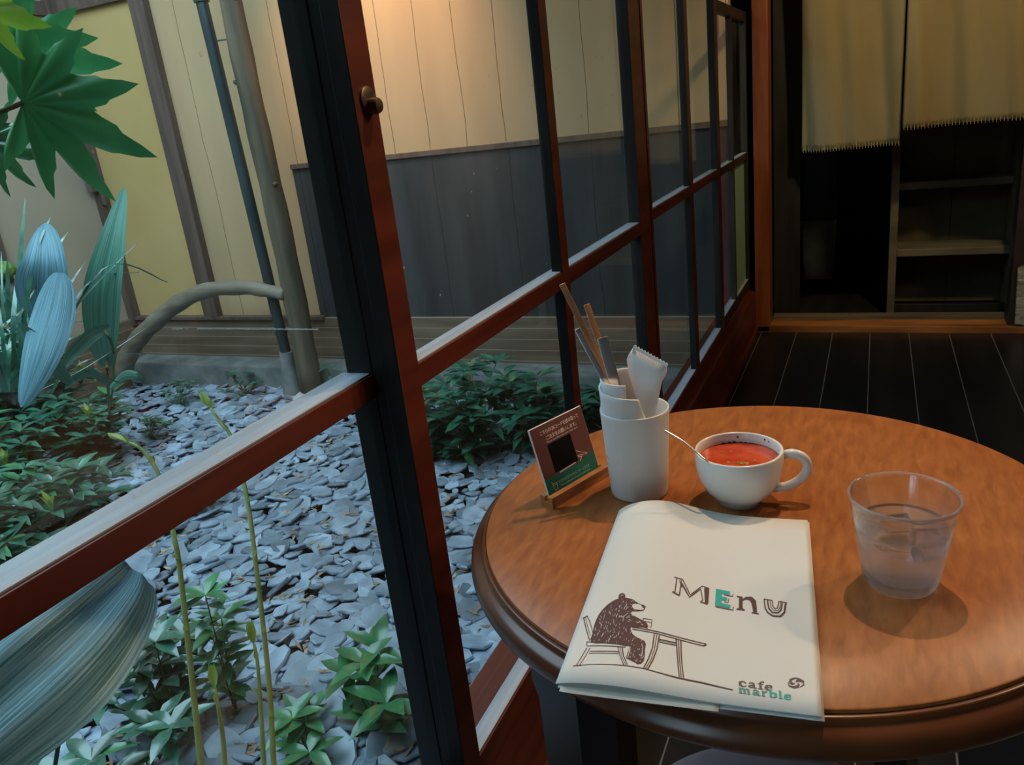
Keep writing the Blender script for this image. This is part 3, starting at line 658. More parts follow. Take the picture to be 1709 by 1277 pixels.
for v in bm.verts: v.co += Vector((0, 0, 1))*noise.noise(v.co*40)*.02
g = obj('moss', bm, M['moss'], rk, 'all'); g['label'] = 'bright green moss cap'
bm = NB(); box(bm, (rc.x-.20, rc.y-.10, top+.005), (rc.x-.02, rc.y+.08, top+.045), 0, .012)
tag(obj('flat_stone', bm, M['stone'], smooth=True), 'flat pale stone lying on top of the mossy rock', 'stone')
# lobed-leaf shrub, top left
fat = empty('lobed_leaf_shrub', (-1.9, .35, GZ)); tag(fat, 'shrub with big bright green lobed leaves in the top left corner', 'shrub')
def palm(c, ax, side, R, lobes, spread, m, droop=.25, name='leaf'):
    ax = ax.normalized(); side = (side-ax*side.dot(ax)).normalized(); nn = side.cross(ax); bm = NB(); hub = bm.verts.new(c); prev = None; K = 10
    for L in range(lobes):
        ang0 = -spread/2 + spread*L/(lobes-1) if lobes > 1 else 0; hw = spread/(lobes-1)/2
        RR = R*(1 - .50*(abs(ang0)/(PI))**1.0)*(1+.08*math.sin(L*5+R*40))
        for k in range(K):
            t = -1 + 2*k/K; a = ang0 + hw*t; r_ = RR*(1-.52*abs(t)**.72)*(1-.05*(k % 2)*(abs(t) < .9))
            rs = []
            for f in (.35, .7, 1):
                q = r_*f; z = -droop*q*q/R + .05*R*f*(math.cos(PI*t)) ; rs.append(bm.verts.new(c + ax*math.cos(a)*q + side*math.sin(a)*q + nn*z))
            if prev:
                bm.faces.new((hub, prev[0], rs[0])); bm.faces.new((prev[0], prev[1], rs[1], rs[0])); bm.faces.new((prev[1], prev[2], rs[2], rs[1]))
            prev = rs
    return obj(name, bm, M[m], fat, 'all')
up3 = Vector((0, 0, 1))
def img(dx, dy, dz=0): return VR*dx - VU*dy + (RM @ Vector((0, 0, 1)))*dz
palm(away(38, 172, 1.30), img(1, .18, .05), img(-.18, 1, -.55), .185, 8, 4.0, 'fatsia', .2)
palm(away(30, 95, 1.42), img(1, .12, 0), img(-.12, 1, -.7), .135, 7, 4.0, 'fatsia')
palm(away(-15, 70, 1.36), img(1, .05, .1), img(0, 1, -.7), .135, 7, 4.2, 'fatsia')
palm(away(-42, 10, 1.22), img(1, .35, .1), img(-.3, 1, -.6), .095, 7, 4.2, 'fatsiay')
palm(away(-30, 235, 1.5), img(1, .62, .1), img(-.5, 1, -.4), .115, 8, 3.6, 'leafmid')
bm = NB()
for a in ((38, 172, 1.30), (30, 95, 1.42), (-25, 62, 1.3), (-35, 22, 1.22), (-30, 235, 1.5)):
    e = away(*a); tube(bm, spline([Vector((-1.9, .35, .6)), e.lerp(Vector((-1.9, .35, .9)), .5), e], 5), .0035, 6)
tube(bm, spline([Vector((-1.9, .35, GZ)), Vector((-1.93, .33, .1)), Vector((-1.9, .35, .95))], 5), [.014]*11, 8)
obj('stem', bm, M['stem'], fat, 'all')

# ------------------------------------------------------------------ round table
TC = Vector((-.0913, .7355, 0)); TT = .70
tb = empty('round_table', (TC.x, TC.y, 0)); tag(tb, 'round polished brown wooden table with a moulded dark edge', 'table')
bm = NB(); lathe(bm, [(0, 0), (.1, 0), (.2, 0), (.2805, 0), (.2815, -.0008), (.282, -.0035)], (TC.x, TC.y, TT), 160); obj('tabletop', bm, M['table'], tb, True)
bm = NB(); lathe(bm, [(.2815, -.0040), (.2850, -.0032), (.2865, -.0042), (.2870, -.0075), (.2895, -.0095), (.2925, -.0105), (.2960, -.0135), (.2985, -.018), (.2995, -.023), (.2985, -.028), (.295, -.0325), (.288, -.0345), (.20, -.035), (0, -.035)], (TC.x, TC.y, TT), 160)
g = obj('moulded_edge', bm, M['tabledge'], tb, 'all'); g['label'] = 'dark rounded moulding around the tabletop'
bm = NB(); lathe(bm, [(.222, -.035), (.222, -.075), (.210, -.075), (.210, -.035)], (TC.x, TC.y, TT), 64); obj('apron', bm, M['tableleg'], tb, True)
for k in range(4):
    a = math.radians(234.9+90*k); d = Vector((math.cos(a), math.sin(a), 0)); e = Vector((-d.y, d.x, 0)); bm = NB(); rings = []
    for z, w, o_ in ((TT-.034, .027, .243), (.62, .027, .243), (.60, .024, .243), (.30, .021, .245), (0, .018, .25)):
        c = Vector((TC.x, TC.y, z)) + d*o_; q = (Vector((.40, .92, 0)), Vector((-.92, .40, 0))); rings.append([bm.verts.new(c + q[0]*w*x + q[1]*w*y) for x, y in ((1, 1), (-1, 1), (-1, -1), (1, -1))])
    for A, Bq in zip(rings, rings[1:]):
        for i in range(4): bm.faces.new((A[i], A[(i+1) % 4], Bq[(i+1) % 4], Bq[i]))
    bm.faces.new(rings[0]); bm.faces.new(rings[-1][::-1]); obj('leg', bm, M['tableleg'], tb, True)
# stool under the near side
st = empty('stool', (-.06, .55, 0)); tag(st, 'stool with a mauve-grey round seat pushed under the table', 'stool')
SC = Vector((-.06, .55, 0))
bm = NB(); lathe(bm, [(0, .455), (.10, .455), (.128, .452), (.142, .444), (.145, .434), (.140, .424), (.12, .42), (0, .42)], SC, 64); obj('seat', bm, M['seatpad'], st, 'all')
for a in (45, 135, 225, 315):
    a = math.radians(a); d = Vector((math.cos(a), math.sin(a), 0)); bm = NB(); tube(bm, [SC+d*.105+Vector((0, 0, .421)), SC+d*.15], [.014, .012], 10); obj('leg', bm, M['tableleg'], st, 'all')
bm = NB(); lathe(bm, [(.118, .16), (.126, .16), (.126, .17), (.118, .17), (.118, .16)], SC, 48); obj('foot_ring', bm, M['tableleg'], st, True)

# ------------------------------------------------------------------ menu booklet
MO = Vector((-.20164, .43166, 0)); MU = Vector((.994298, .106640, 0)); MV = Vector((-.106640, .994298, 0))
def cover_z(u, v):
    amp = .0045 + .0095*max(0, min(1, v/.262)); return .7045 + amp*math.exp(-((u-.042)/.048)**2)*(1-math.exp(-max(u, 0)/.007)) - .0005*(u/.182)
def mpt(u, v, z): return MO + MU*u + MV*v + Vector((0, 0, z))
mn = empty('menu_booklet', mpt(.09, .13, .7)); tag(mn, 'cream paper menu booklet with a bear drawing lying on the table', 'menu')
def sheet(u0, u1, v0, v1, zf, th, nu=44, nv=12):
    bm = NB(); T = [[bm.verts.new(mpt(u0+(u1-u0)*i/nu, v0+(v1-v0)*j/nv, zf(u0+(u1-u0)*i/nu, v0+(v1-v0)*j/nv))) for j in range(nv+1)] for i in range(nu+1)]
    Bm = [[bm.verts.new(v.co - Vector((0, 0, th))) for v in row] for row in T]
    for i in range(nu):
        for j in range(nv): bm.faces.new((T[i][j], T[i+1][j], T[i+1][j+1], T[i][j+1])); bm.faces.new((Bm[i][j], Bm[i][j+1], Bm[i+1][j+1], Bm[i+1][j]))
    for i in range(nu): bm.faces.new((T[i][0], Bm[i][0], Bm[i+1][0], T[i+1][0])); bm.faces.new((T[i][nv], T[i+1][nv], Bm[i+1][nv], Bm[i][nv]))
    for j in range(nv): bm.faces.new((T[0][j], T[0][j+1], Bm[0][j+1], Bm[0][j])); bm.faces.new((T[nu][j], Bm[nu][j], Bm[nu][j+1], T[nu][j+1]))
    return bm
obj('front_cover', sheet(0, .182, 0, .262, cover_z, .0005), M['paper'], mn, 'all')
obj('back_cover', sheet(.002, .1835, -.0015, .262, lambda u, v: .7018+.0018*math.exp(-u/.006), .0009, 20, 4), M['paper'], mn, 'all')
obj('inner_page', sheet(.004, .116, -.0055, .258, lambda u, v: .7023+.0014*math.exp(-u/.006), .0004, 20, 4), M['pageinner'], mn, 'all')
obj('inner_page', sheet(.006, .1815, .001, .259, lambda u, v: .7029+.0012*math.exp(-u/.006), .0005, 20, 4), M['pageinner'], mn, 'all')
# printed drawing: sketch coordinates -> page coordinates (mm grid of the cover)
HM = (0.000143549, 5.27532e-05, -0.0278627, 2.46362e-05, -0.000204761, 0.136711, 4.09546e-05, 0.000345683)
def page(q):
    x, y = q; w = HM[6]*x + HM[7]*y + 1
    return (HM[0]*x+HM[1]*y+HM[2])/w, (HM[3]*x+HM[4]*y+HM[5])/w
def ink_pt(q, lift): u, v = page(q); return mpt(u, v, cover_z(u, v)+lift)
BOLD = 1.0
def stroke(bm, P, w, lift=.00025, taper=False):
    P = [Vector((*p, 0)) for p in P]; Q = []
    for a, b in zip(P, P[1:]):
        n = max(1, int((b-a).length/22)); Q += [a.lerp(b, k/n) for k in range(n)]
    Q.append(P[-1]); prev = None; n = len(Q)
    for i, p in enumerate(Q):
        t = Q[min(i+1, n-1)]-Q[max(i-1, 0)]; t.normalize(); s = Vector((-t.y, t.x, 0))
        if isinstance(w, (tuple, list)): f = i/(n-1)*(len(w)-1); k = min(int(f), len(w)-2); ww = w[k]+(w[k+1]-w[k])*(f-k)
        else: ww = w
        ww *= BOLD
        if taper: ww *= math.sin(PI*(.12+.76*i/(n-1)))
        row = [bm.verts.new(ink_pt((p+s*ww/2)[:2], lift)), bm.verts.new(ink_pt((p-s*ww/2)[:2], lift))]
        if prev: bm.faces.new((prev[0], prev[1], row[1], row[0]))
        prev = row
def fill(bm, P, lift=.0002, step=14):
    """fill an outline with horizontal strips so that it follows the curved cover"""
    ys = [p[1] for p in P]; y = min(ys); n = len(P)
    hs = step/3
    while y < max(ys):
        y2 = min(y+hs, max(ys)); ym = (y+y2)/2; xs = []
        for i in range(n):
            (x1, a), (x2, b) = P[i], P[(i+1) % n]
            if (a <= ym) != (b <= ym): xs.append((x1+(x2-x1)*(ym-a)/(b-a), (x2-x1)/(b-a)))
        xs.sort()
        for (xa, ka), (xb, kb) in zip(xs[::2], xs[1::2]):
            m = max(1, int((xb-xa)/30)); cols = []
            for k in range(m+1):
                f = k/m; t_ = (xa-ka*(ym-y))*(1-f)+(xb-kb*(ym-y))*f; b_ = (xa+ka*(y2-ym))*(1-f)+(xb+kb*(y2-ym))*f
                cols.append((bm.verts.new(ink_pt((t_, y), lift)), bm.verts.new(ink_pt((b_, y2), lift))))
            for c1, c2 in zip(cols, cols[1:]): bm.faces.new((c1[0], c2[0], c2[1], c1[1]))
        y = y2
bear = [(346, 184), (346, 168), (352, 157), (366, 152), (380, 155), (388, 165), (387, 180), (410, 186), (438, 194), (462, 212), (482, 221), (502, 226), (514, 235), (508, 248), (497, 260), (470, 263), (445, 262), (428, 266), (420, 278), (445, 292), (475, 306), (500, 318), (520, 330), (530, 350), (520, 361), (490, 357), (455, 357), (424, 352), (420, 372), (432, 398), (452, 414), (482, 427), (505, 436), (515, 455), (508, 488), (507, 525), (500, 558), (485, 572), (462, 577), (448, 568), (428, 560), (405, 549), (391, 543), (398, 520), (408, 492), (414, 472), (380, 470), (345, 462), (300, 455), (250, 450), (200, 446), (174, 436), (170, 415), (184, 382), (190, 345), (202, 308), (222, 268), (248, 238), (275, 215), (305, 198), (328, 188)]
bb = NB(); fill(bb, bear)
for P, w in [([(126, 266), (135, 310), (150, 370), (165, 425)], (6, 5)), ([(150, 264), (165, 300), (178, 345), (186, 385)], (5, 4)), ([(138, 270), (150, 320), (170, 395)], 3), ([(122, 270), (152, 262)], 8),
             ([(148, 428), (148, 456), (260, 466), (385, 478)], 5), ([(150, 430), (178, 436), (300, 455), (384, 463)], 5), ([(384, 463), (386, 478)], 4),
             ([(148, 468), (115, 520), (82, 570)], (5, 4)), ([(168, 470), (138, 520), (102, 571)], (4, 4)), ([(62, 570), (115, 573)], 6),
             ([(165, 492), (345, 504)], 5), ([(162, 504), (345, 516)], 4), ([(342, 478), (352, 525), (378, 585)], 5), ([(368, 478), (376, 530), (400, 583)], (7, 5)), ([(355, 480), (366, 535), (390, 584)], 3),
             ([(62, 571), (200, 574), (380, 586), (500, 600), (700, 640), (860, 663), (1052, 702)], (3, 4, 5, 6, 9, 10, 7)),
             ([(425, 357), (600, 378), (880, 425)], (6, 6)), ([(430, 370), (600, 390), (868, 438)], (5, 6)), ([(880, 422), (886, 430), (868, 439)], 9),
             ([(566, 392), (556, 470), (530, 540), (498, 600)], (7, 7)), ([(598, 395), (582, 480), (555, 550), (524, 603)], (7, 7)), ([(582, 396), (568, 475), (545, 545), (510, 602)], (5, 4)),
             ([(700, 406), (706, 480), (712, 560), (720, 636)], (8, 6)), ([(730, 410), (732, 500), (738, 570), (746, 640)], (8, 6)), ([(715, 408), (719, 500), (732, 638)], (6, 5)),
             ([(592, 420), (700, 432)], 6), ([(592, 436), (702, 448)], 5), ([(596, 428), (700, 440)], 2),
             ([(497, 304), (553, 309), (546, 358)], 4), ([(497, 304), (499, 322)], 4), ([(499, 320), (549, 326)], 3)]:
    stroke(bb, P, w)
g = obj('bear_drawing', bb, M['ink'], mn); g['label'] = 'brown drawing of a bear sitting at a table'
bw = NB(); fill(bw, [(432, 224), (452, 219), (470, 219), (488, 229), (493, 240), (505, 247), (494, 257), (465, 257), (442, 252), (431, 238)], .0004)
rr = random.Random(3)
def inside(x, y, P):
    c = False
    for i in range(len(P)):
        (x1, y1), (x2, y2) = P[i], P[i-1]
        if (y1 > y) != (y2 > y) and x < (x2-x1)*(y-y1)/(y2-y1)+x1: c = not c
    return c
k = 0
while k < 150:
    x, y = rr.uniform(175, 500), rr.uniform(190, 560)
    if not inside(x, y, bear): continue
    a = PI/2 + .9*(x-300)/200 + (.5 if y > 380 else 0)*(1 if x < 350 else -.4) + rr.uniform(-.25, .25)
    if y < 350 and x > 400: a = .35
    L_ = rr.uniform(9, 20); d = (math.cos(a)*L_/2, math.sin(a)*L_/2)
    if inside(x+d[0]*1.3, y+d[1]*1.3, bear) and inside(x-d[0]*1.3, y-d[1]*1.3, bear):
        stroke(bw, [(x-d[0], y-d[1]), (x+rr.uniform(-1, 1), y), (x+d[0], y+d[1])], rr.uniform(2, 4), .0004, True); k += 1
stroke(bw, [(362, 172), (368, 164), (377, 168)], 3, .0004); stroke(bw, [(418, 478), (402, 542)], 5, .0004); stroke(bw, [(488, 455), (495, 475), (488, 530)], 4, .0004)
stroke(bw, [(405, 275), (370, 300), (350, 290)], 3, .0004)
g = obj('drawing_highlights', bw, M['paper'], mn); g['label'] = 'cream fur strokes and muzzle left unprinted in the bear drawing'
bb = NB(); fill(bb, [(484, 228), (500, 226), (514, 235), (507, 248), (494, 240)], .0006); stroke(bb, [(455, 222), (470, 218), (486, 226)], 3, .0006); stroke(bb, [(432, 252), (465, 258), (496, 258)], 3, .0006)
g = obj('nose_and_outline', bb, M['ink'], mn) ; bb = NB()
# M, n, U
BOLD = 1.35
for P, w in [([(690, 44), (742, 52)], 4), ([(706, 48), (694, 132)], 5), ([(735, 56), (721, 148)], (4, 6)), ([(678, 132), (722, 150)], 7), ([(678, 132), (694, 133)], 5),
             ([(742, 52), (788, 138), (862, 76)], (4, 5, 4)), ([(735, 75), (784, 152), (848, 98)], (8, 6, 5)), ([(722, 60), (738, 100)], 4), ([(862, 76), (904, 86)], 4), ([(852, 92), (866, 165)], 4), ([(850, 172), (895, 183)], 6), ([(850, 172), (866, 160)], 4)]: stroke(bb, P, w)
fill(bb, [(874, 86), (906, 86), (899, 180), (878, 178)])
obj('letter', bb, M['ink'], mn); bb = NB()
fill(bb, [(1075, 120), (1112, 126), (1112, 142), (1112, 196), (1126, 206), (1126, 213), (1074, 207), (1074, 200), (1088, 196), (1090, 134), (1075, 129)])
stroke(bb, [(1108, 148), (1135, 134), (1162, 136), (1180, 155), (1186, 190), (1190, 222)], (8, 12, 20, 24, 20, 17)); stroke(bb, [(1168, 223), (1212, 230)], 6)
obj('letter', bb, M['ink'], mn); bb = NB()
for P, w in [([(1243, 138), (1298, 146)], 4), ([(1335, 152), (1386, 160)], 4), ([(1245, 138), (1252, 195), (1268, 222), (1300, 242), (1345, 245), (1370, 222), (1380, 162)], (5, 6, 7, 8, 9, 9, 9)),
             ([(1266, 146), (1274, 195), (1295, 220), (1330, 224), (1350, 205), (1358, 160)], (6, 7, 7, 7, 7, 5)), ([(1296, 146), (1299, 182), (1312, 198), (1328, 194), (1336, 153)], (4, 5, 5, 4)), ([(1282, 150), (1287, 188), (1304, 208), (1330, 210), (1343, 190), (1348, 158)], 3)]: stroke(bb, P, w)
obj('letter', bb, M['ink'], mn); bb = NB()
for P, w in [([(1053, 110), (1050, 126), (998, 120)], 4), ([(1026, 142), (1022, 166), (998, 162)], 4), ([(1054, 190), (1052, 210), (944, 194)], 5)]: stroke(bb, P, w)
obj('letter_outline', bb, M['ink'], mn)
bt = NB(); fill(bt, [(948, 85), (1035, 98), (1033, 118), (984, 112), (983, 130), (1016, 136), (1014, 157), (981, 151), (980, 170), (1036, 181), (1034, 200), (941, 187)], .0004)
g = obj('letter', bt, M['teal'], mn); g['label'] = 'teal letter E'; bt = NB()
BOLD = 1.0
# small logo letters: strokes in a unit box, x right, y up; (points, widths)
GL = {'c': ([([(.78, .70), (.62, .95), (.38, .95), (.15, .65), (.15, .35), (.38, .04), (.65, .06), (.85, .30)], (.16, .10, .12, .30, .30, .12, .08, .05)), ([(.74, .74), (.74, .75)], .25)], .9),
      'a': ([([(.18, .72), (.35, .96), (.55, .94), (.66, .75), (.66, .15), (.80, .05), (.98, .12)], (.18, .10, .12, .24, .24, .12, .06)), ([(.66, .55), (.35, .48), (.15, .25), (.30, .04), (.66, .20)], (.08, .12, .24, .12, .08))], 1.0),
      'f': ([([(.72, 1.35), (.50, 1.45), (.32, 1.2), (.32, .05)], (.18, .1, .24, .24)), ([(.05, .95), (.62, .95)], .07), ([(.05, .03), (.62, .03)], .07)], .66),
      'e': ([([(.18, .52), (.84, .52), (.78, .80), (.50, .96), (.22, .75), (.15, .45), (.30, .10), (.60, .04), (.86, .28)], (.06, .06, .2, .08, .22, .28, .18, .10, .05))], .95),
      'm': ([([(.22, .95), (.22, .03)], .22), ([(.04, .95), (.24, .95)], .07), ([(.04, .03), (.42, .03)], .07), ([(.26, .72), (.48, .94), (.66, .80), (.68, .03)], (.06, .12, .22, .22)), ([(.52, .03), (.88, .03)], .07), ([(.72, .72), (.95, .94), (1.12, .80), (1.14, .03)], (.06, .12, .22, .22)), ([(.98, .03), (1.34, .03)], .07)], 1.42),
      'r': ([([(.22, .95), (.22, .03)], .22), ([(.04, .95), (.24, .95)], .07), ([(.04, .03), (.46, .03)], .07), ([(.28, .66), (.48, .93), (.66, .84)], (.06, .14, .22))], .76),
      'b': ([([(.22, 1.42), (.22, .10)], .22), ([(.04, 1.42), (.24, 1.42)], .07), ([(.28, .72), (.52, .95), (.80, .70), (.82, .35), (.58, .04), (.24, .12)], (.06, .10, .26, .26, .10, .08))], 1.0),
      'l': ([([(.24, 1.42), (.24, .03)], .22), ([(.04, 1.42), (.26, 1.42)], .07), ([(.04, .03), (.46, .03)], .07)], .52)}
def word(bm, s, o, ex, ey, lift=.0003):
    x = 0
    for ch in s:
        st_, adv = GL[ch]
        for P, w in st_:
            sc = (abs(ex[0])+abs(ey[1]))/2
            stroke(bm, [(o[0]+ex[0]*(x+a)+ey[0]*b, o[1]+ex[1]*(x+a)+ey[1]*b) for a, b in P], tuple(q*sc for q in w) if isinstance(w, tuple) else w*sc, lift)
        x += adv+.06
BOLD = 1.35
bc = NB(); word(bc, 'cafe', (1087, 677), (58.5, 8.0), (-2, -33))
BOLD = 1.0
for k, a0 in enumerate((.3, 2.4, 4.5)):
    stroke(bc, [(1443 + (52*f)*math.cos(a0+2.0*t), 656 + (31*f)*math.sin(a0+2.0*t)) for t, f in ((0, .18), (.25, .5), (.5, .74), (.75, .9), (1.1, 1.0), (1.45, .98))], (5, 15, 19, 15, 8, 3), .0003)
BOLD = 1.35; bx_ = NB(); word(bx_, 'mar', (1086, 719), (56, 7.6), (-2, -33), .00035); obj('shop_lettering', bx_, M['tealgrey'], mn)
g = obj('shop_lettering', bc, M['greyink'], mn); g['label'] = 'grey-brown cafe lettering with swirl emblem'
word(bt, 'ble', (1086+56*3.36, 719+7.6*3.36), (56, 7.6), (-2, -33), .0004)
g = obj('shop_lettering', bt, M['teal'], mn); g['label'] = 'teal printed letters'

# ------------------------------------------------------------------ water glass
GX, GY = .0289, .6312
gl = empty('water_glass', (GX, GY, TT)); tag(gl, 'clear tumbler of iced water on the right of the table', 'glass')
H = .0807; rb, rt = .0276, .0411
def ro(z): t = z/H; return rb + (rt-rb)*(t**.9) + (.0008 if z > H-.003 else 0)
prof = [(0, .0008), (rb-.006, .0008), (rb-.004, .0002), (rb-.0012, .0003), (rb, .003)]
prof += [(ro(z), z) for z in [H*k/12 for k in range(1, 12)]] + [(ro(H)+.0002, H-.002), (ro(H)-.0004, H-.0002), (ro(H)-.0018, H-.0003), (ro(H)-.0026, H-.002)]
zi0 = .0085
prof += [(ro(z)-.0022, z) for z in [H-.006, H*.75, H*.6, H*.45, H*.3, .018]] + [(rb-.0015, .0115), (rb-.005, .0088), (rb-.012, zi0), (0, zi0)]
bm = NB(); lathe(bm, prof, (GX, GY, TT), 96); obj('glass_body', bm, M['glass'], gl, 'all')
wl = .054
def ri(z): return ro(z)-.0022
bm = NB(); lathe(bm, [(0, zi0-.0003), (rb-.012, zi0-.0003), (rb-.005, .0085), (rb-.0013, .0113)] + [(ri(z)+.0002, z) for z in (.018, H*.3, H*.45, H*.6, wl-.0004)] + [(ri(wl)-.0008, wl-.0006), (ri(wl)-.003, wl-.0009), (0, wl-.001)], (GX, GY, TT), 96)
tag(obj('water', bm, M['water'], smooth='all'), 'clear water filling two thirds of the tumbler', 'water')
rr = random.Random(4)
for i, (x, y, z, a, lb) in enumerate([(-.004, .006, wl-.012, .4, 'ice cube floating left in the tumbler'), (.016, -.010, wl-.013, 1.2, 'ice cube floating right in the tumbler')]):
    bm = NB(); box(bm, (-.011, -.009, -.009), (.011, .009, .009), 0, .003)
    for v in bm.verts: v.co += Vector((noise.noise(v.co*300+Vector((i*9, 0, 0))), noise.noise(v.co*300), 0))*.001
    bmesh.ops.transform(bm, matrix=Matrix.Translation((GX+x, GY+y, TT+z+.0035)) @ Matrix.Rotation(a, 4, 'Z') @ Matrix.Rotation(.35*(1-2*i), 4, 'X'), verts=bm.verts)
    tag(obj('ice_cube', bm, M['ice'], smooth='all'), lb, 'ice cube', 'ice cubes in the tumbler')

# ------------------------------------------------------------------ soup cup
CX, CY, CH = -.1170, .7464, .0583
cp = empty('soup_cup', (CX, CY, TT)); tag(cp, 'round white porcelain cup with handle holding red soup', 'cup')
outer = [(0, .002), (.017, .002), (.0185, 0), (.0215, 0), (.0222, .004), (.0262, .0075), (.0335, .015), (.0392, .026), (.0425, .038), (.0436, .049), (.0432, .0565), (.0428, .0580), (.0415, .0585), (.0403, .0575), (.0404, .050), (.0393, .038), (.0360, .026), (.0300, .0155), (.022, .010), (0, .008)]
bm = NB(); lathe(bm, outer, (CX, CY, TT), 96)
obj('cup_body', bm, M['porcelain'], cp, 'all')
hd = Vector((.985, .17, 0)).normalized()
bm = NB(); hc = Vector((CX, CY, TT))
tube(bm, spline([hc+hd*.0400+Vector((0, 0, .050)), hc+hd*.052+Vector((0, 0, .0525)), hc+hd*.0625+Vector((0, 0, .047)), hc+hd*.0655+Vector((0, 0, .036)), hc+hd*.0590+Vector((0, 0, .0245)), hc+hd*.046+Vector((0, 0, .0165)), hc+hd*.032+Vector((0, 0, .0145))], 6), .0042, 14, flat=1.15)
obj('handle', bm, M['porcelain'], cp, 'all')
bm = NB(); lathe(bm, [(0, .0470), (.03, .0470), (.0385, .0471), (.0397, .0478), (.0395, .040), (.0345, .0245), (0, .012)], (CX, CY, TT), 64)
sp = tag(obj('tomato_soup', bm, M['soup'], smooth='all'), 'red tomato soup filling the white cup', 'soup')
bm = NB(); rr = random.Random(8)
for i in range(26):
    a, r_ = rr.uniform(0, 6.28), abs(rr.gauss(0, .006)); x, y = CX+.004+r_*1.6*math.cos(a), CY-.012+r_*.7*math.sin(a)
    if i > 18: a, r_ = rr.uniform(0, 6.28), rr.uniform(.012, .034); x, y = CX+r_*math.cos(a), CY+r_*math.sin(a)
    s = rr.uniform(.0005, .0012); box(bm, (x-s, y-s*.6, TT+.0468), (x+s, y+s*.6, TT+.0478))
g = obj('herb_flakes', bm, M['herb'], sp); g['label'] = 'yellow-green herb flakes floating on the soup'
bm = NB()
for (a, z, s) in ((100, .0535, .0010), (58, .0545, .0009), (50, .0540, .0007), (112, .0478, .0012), (105, .0479, .0014), (95, .0477, .0010), (122, .0477, .0010), (88, .0477, .0009)):
    a = math.radians(a); r_ = .0402 if z > .05 else .0392; x, y = CX+r_*math.cos(a), CY+r_*math.sin(a); box(bm, (x-s, y-s*.4, TT+z-s*.8), (x+s, y+s*.4, TT+z+s*.8))
g = obj('dark_specks', bm, M['herbdark'], cp); g['label'] = 'dark herb specks on the inner rim of the cup'
# teaspoon leaning in the cup
s0 = away(1107, 717, (Vector((-.165, .735, .79))-EYE).length); s1 = onz(1178, 768, TT+.0605); s2 = onz(1192, 776, TT+.047)
dr = (s2-s1).normalized(); s3 = Vector((CX-.006, CY+.004, TT+.036))
bm = NB(); tube(bm, spline([s0, s0.lerp(s1, .5)+Vector((0, 0, .003)), s1, s2, s3], 6), [.0016]*4+[.0013]*21, 8, flat=.6)
bmesh.ops.create_uvsphere(bm, u_segments=16, v_segments=10, radius=1, matrix=Matrix.Translation(s3+Vector((.005, 0, -.001))) @ Matrix.Diagonal((.010, .007, .0025, 1)))
tag(obj('teaspoon', bm, M['steel'], smooth='all'), 'thin steel spoon leaning in the soup cup', 'spoon')

# ------------------------------------------------------------------ canister with cutlery, napkins, packet
KX, KY, KH = -.2227, .7479, .0976
bm = NB(); lathe(bm, [(0, .001), (.027, .001), (.0285, 0), (.0300, .0008), (.0306, .003), (.0335, .05), (.0358, .094), (.0361, KH-.0008), (.0352, KH), (.0340, KH-.001), (.0322, .05), (.0290, .006), (0, .005)], (KX, KY, TT), 96)
tag(obj('white_canister', bm, M['canister'], smooth='all'), 'tall plain white ceramic canister holding cutlery and napkins', 'canister')
def stickobj(name, a, b, w, t, m, label, cat, group=None, bev=.0006):
    a, b = Vector(a), Vector(b); L_ = (b-a).length; bm = NB(); box(bm, (-w/2, -t/2, 0), (w/2, t/2, L_), 0, bev)
    z = (b-a).normalized(); y = (VR.cross(z)).normalized(); x = y.cross(z)
    mt = Matrix((x, y, z)).transposed().to_4x4(); mt.translation = a; bmesh.ops.transform(bm, matrix=mt, verts=bm.verts)
    return tag(obj(name, bm, m, smooth=True), label, cat, group)
def incan(top, low):
    """extend the line top->low down to the bottom of the canister, kept inside its wall"""
    top, low = Vector(top), Vector(low); d = (low-top); q = top + d*((TT+.012-top.z)/d.z); v = q-Vector((KX, KY, q.z)); 
    if v.length > .022: q = Vector((KX, KY, q.z)) + v.normalized()*.022
    return q
def stick(n, tx, ty, lx, ly, Y1, Y2, w, t, m, label, cat, group=None, bev=.0006):
    a = ony(tx, ty, Y1); b = incan(a, ony(lx, ly, Y2)); return stickobj(n, b, a, w, t, m, label, cat, group, bev)
stick('chopstick', 938, 474, 1002, 600, .742, .744, .0062, .0062, M['chop'], 'longest light brown chopstick standing in the canister', 'chopstick', 'chopsticks in the canister')
stick('chopstick', 979, 508, 1010, 600, .758, .752, .0062, .0062, M['chop'], 'shorter light brown chopstick behind the steel handles', 'chopstick', 'chopsticks in the canister')
stick('fork', 963, 549, 1002, 618, .730, .735, .0060, .0028, M['steel'], 'narrow steel cutlery handle leaning left out of the canister', 'fork', None, .001)
stick('spoon', 1005, 563, 1020, 618, .738, .738, .0115, .0030, M['steel'], 'wide steel spoon handle standing upright in the canister', 'spoon', None, .0013)
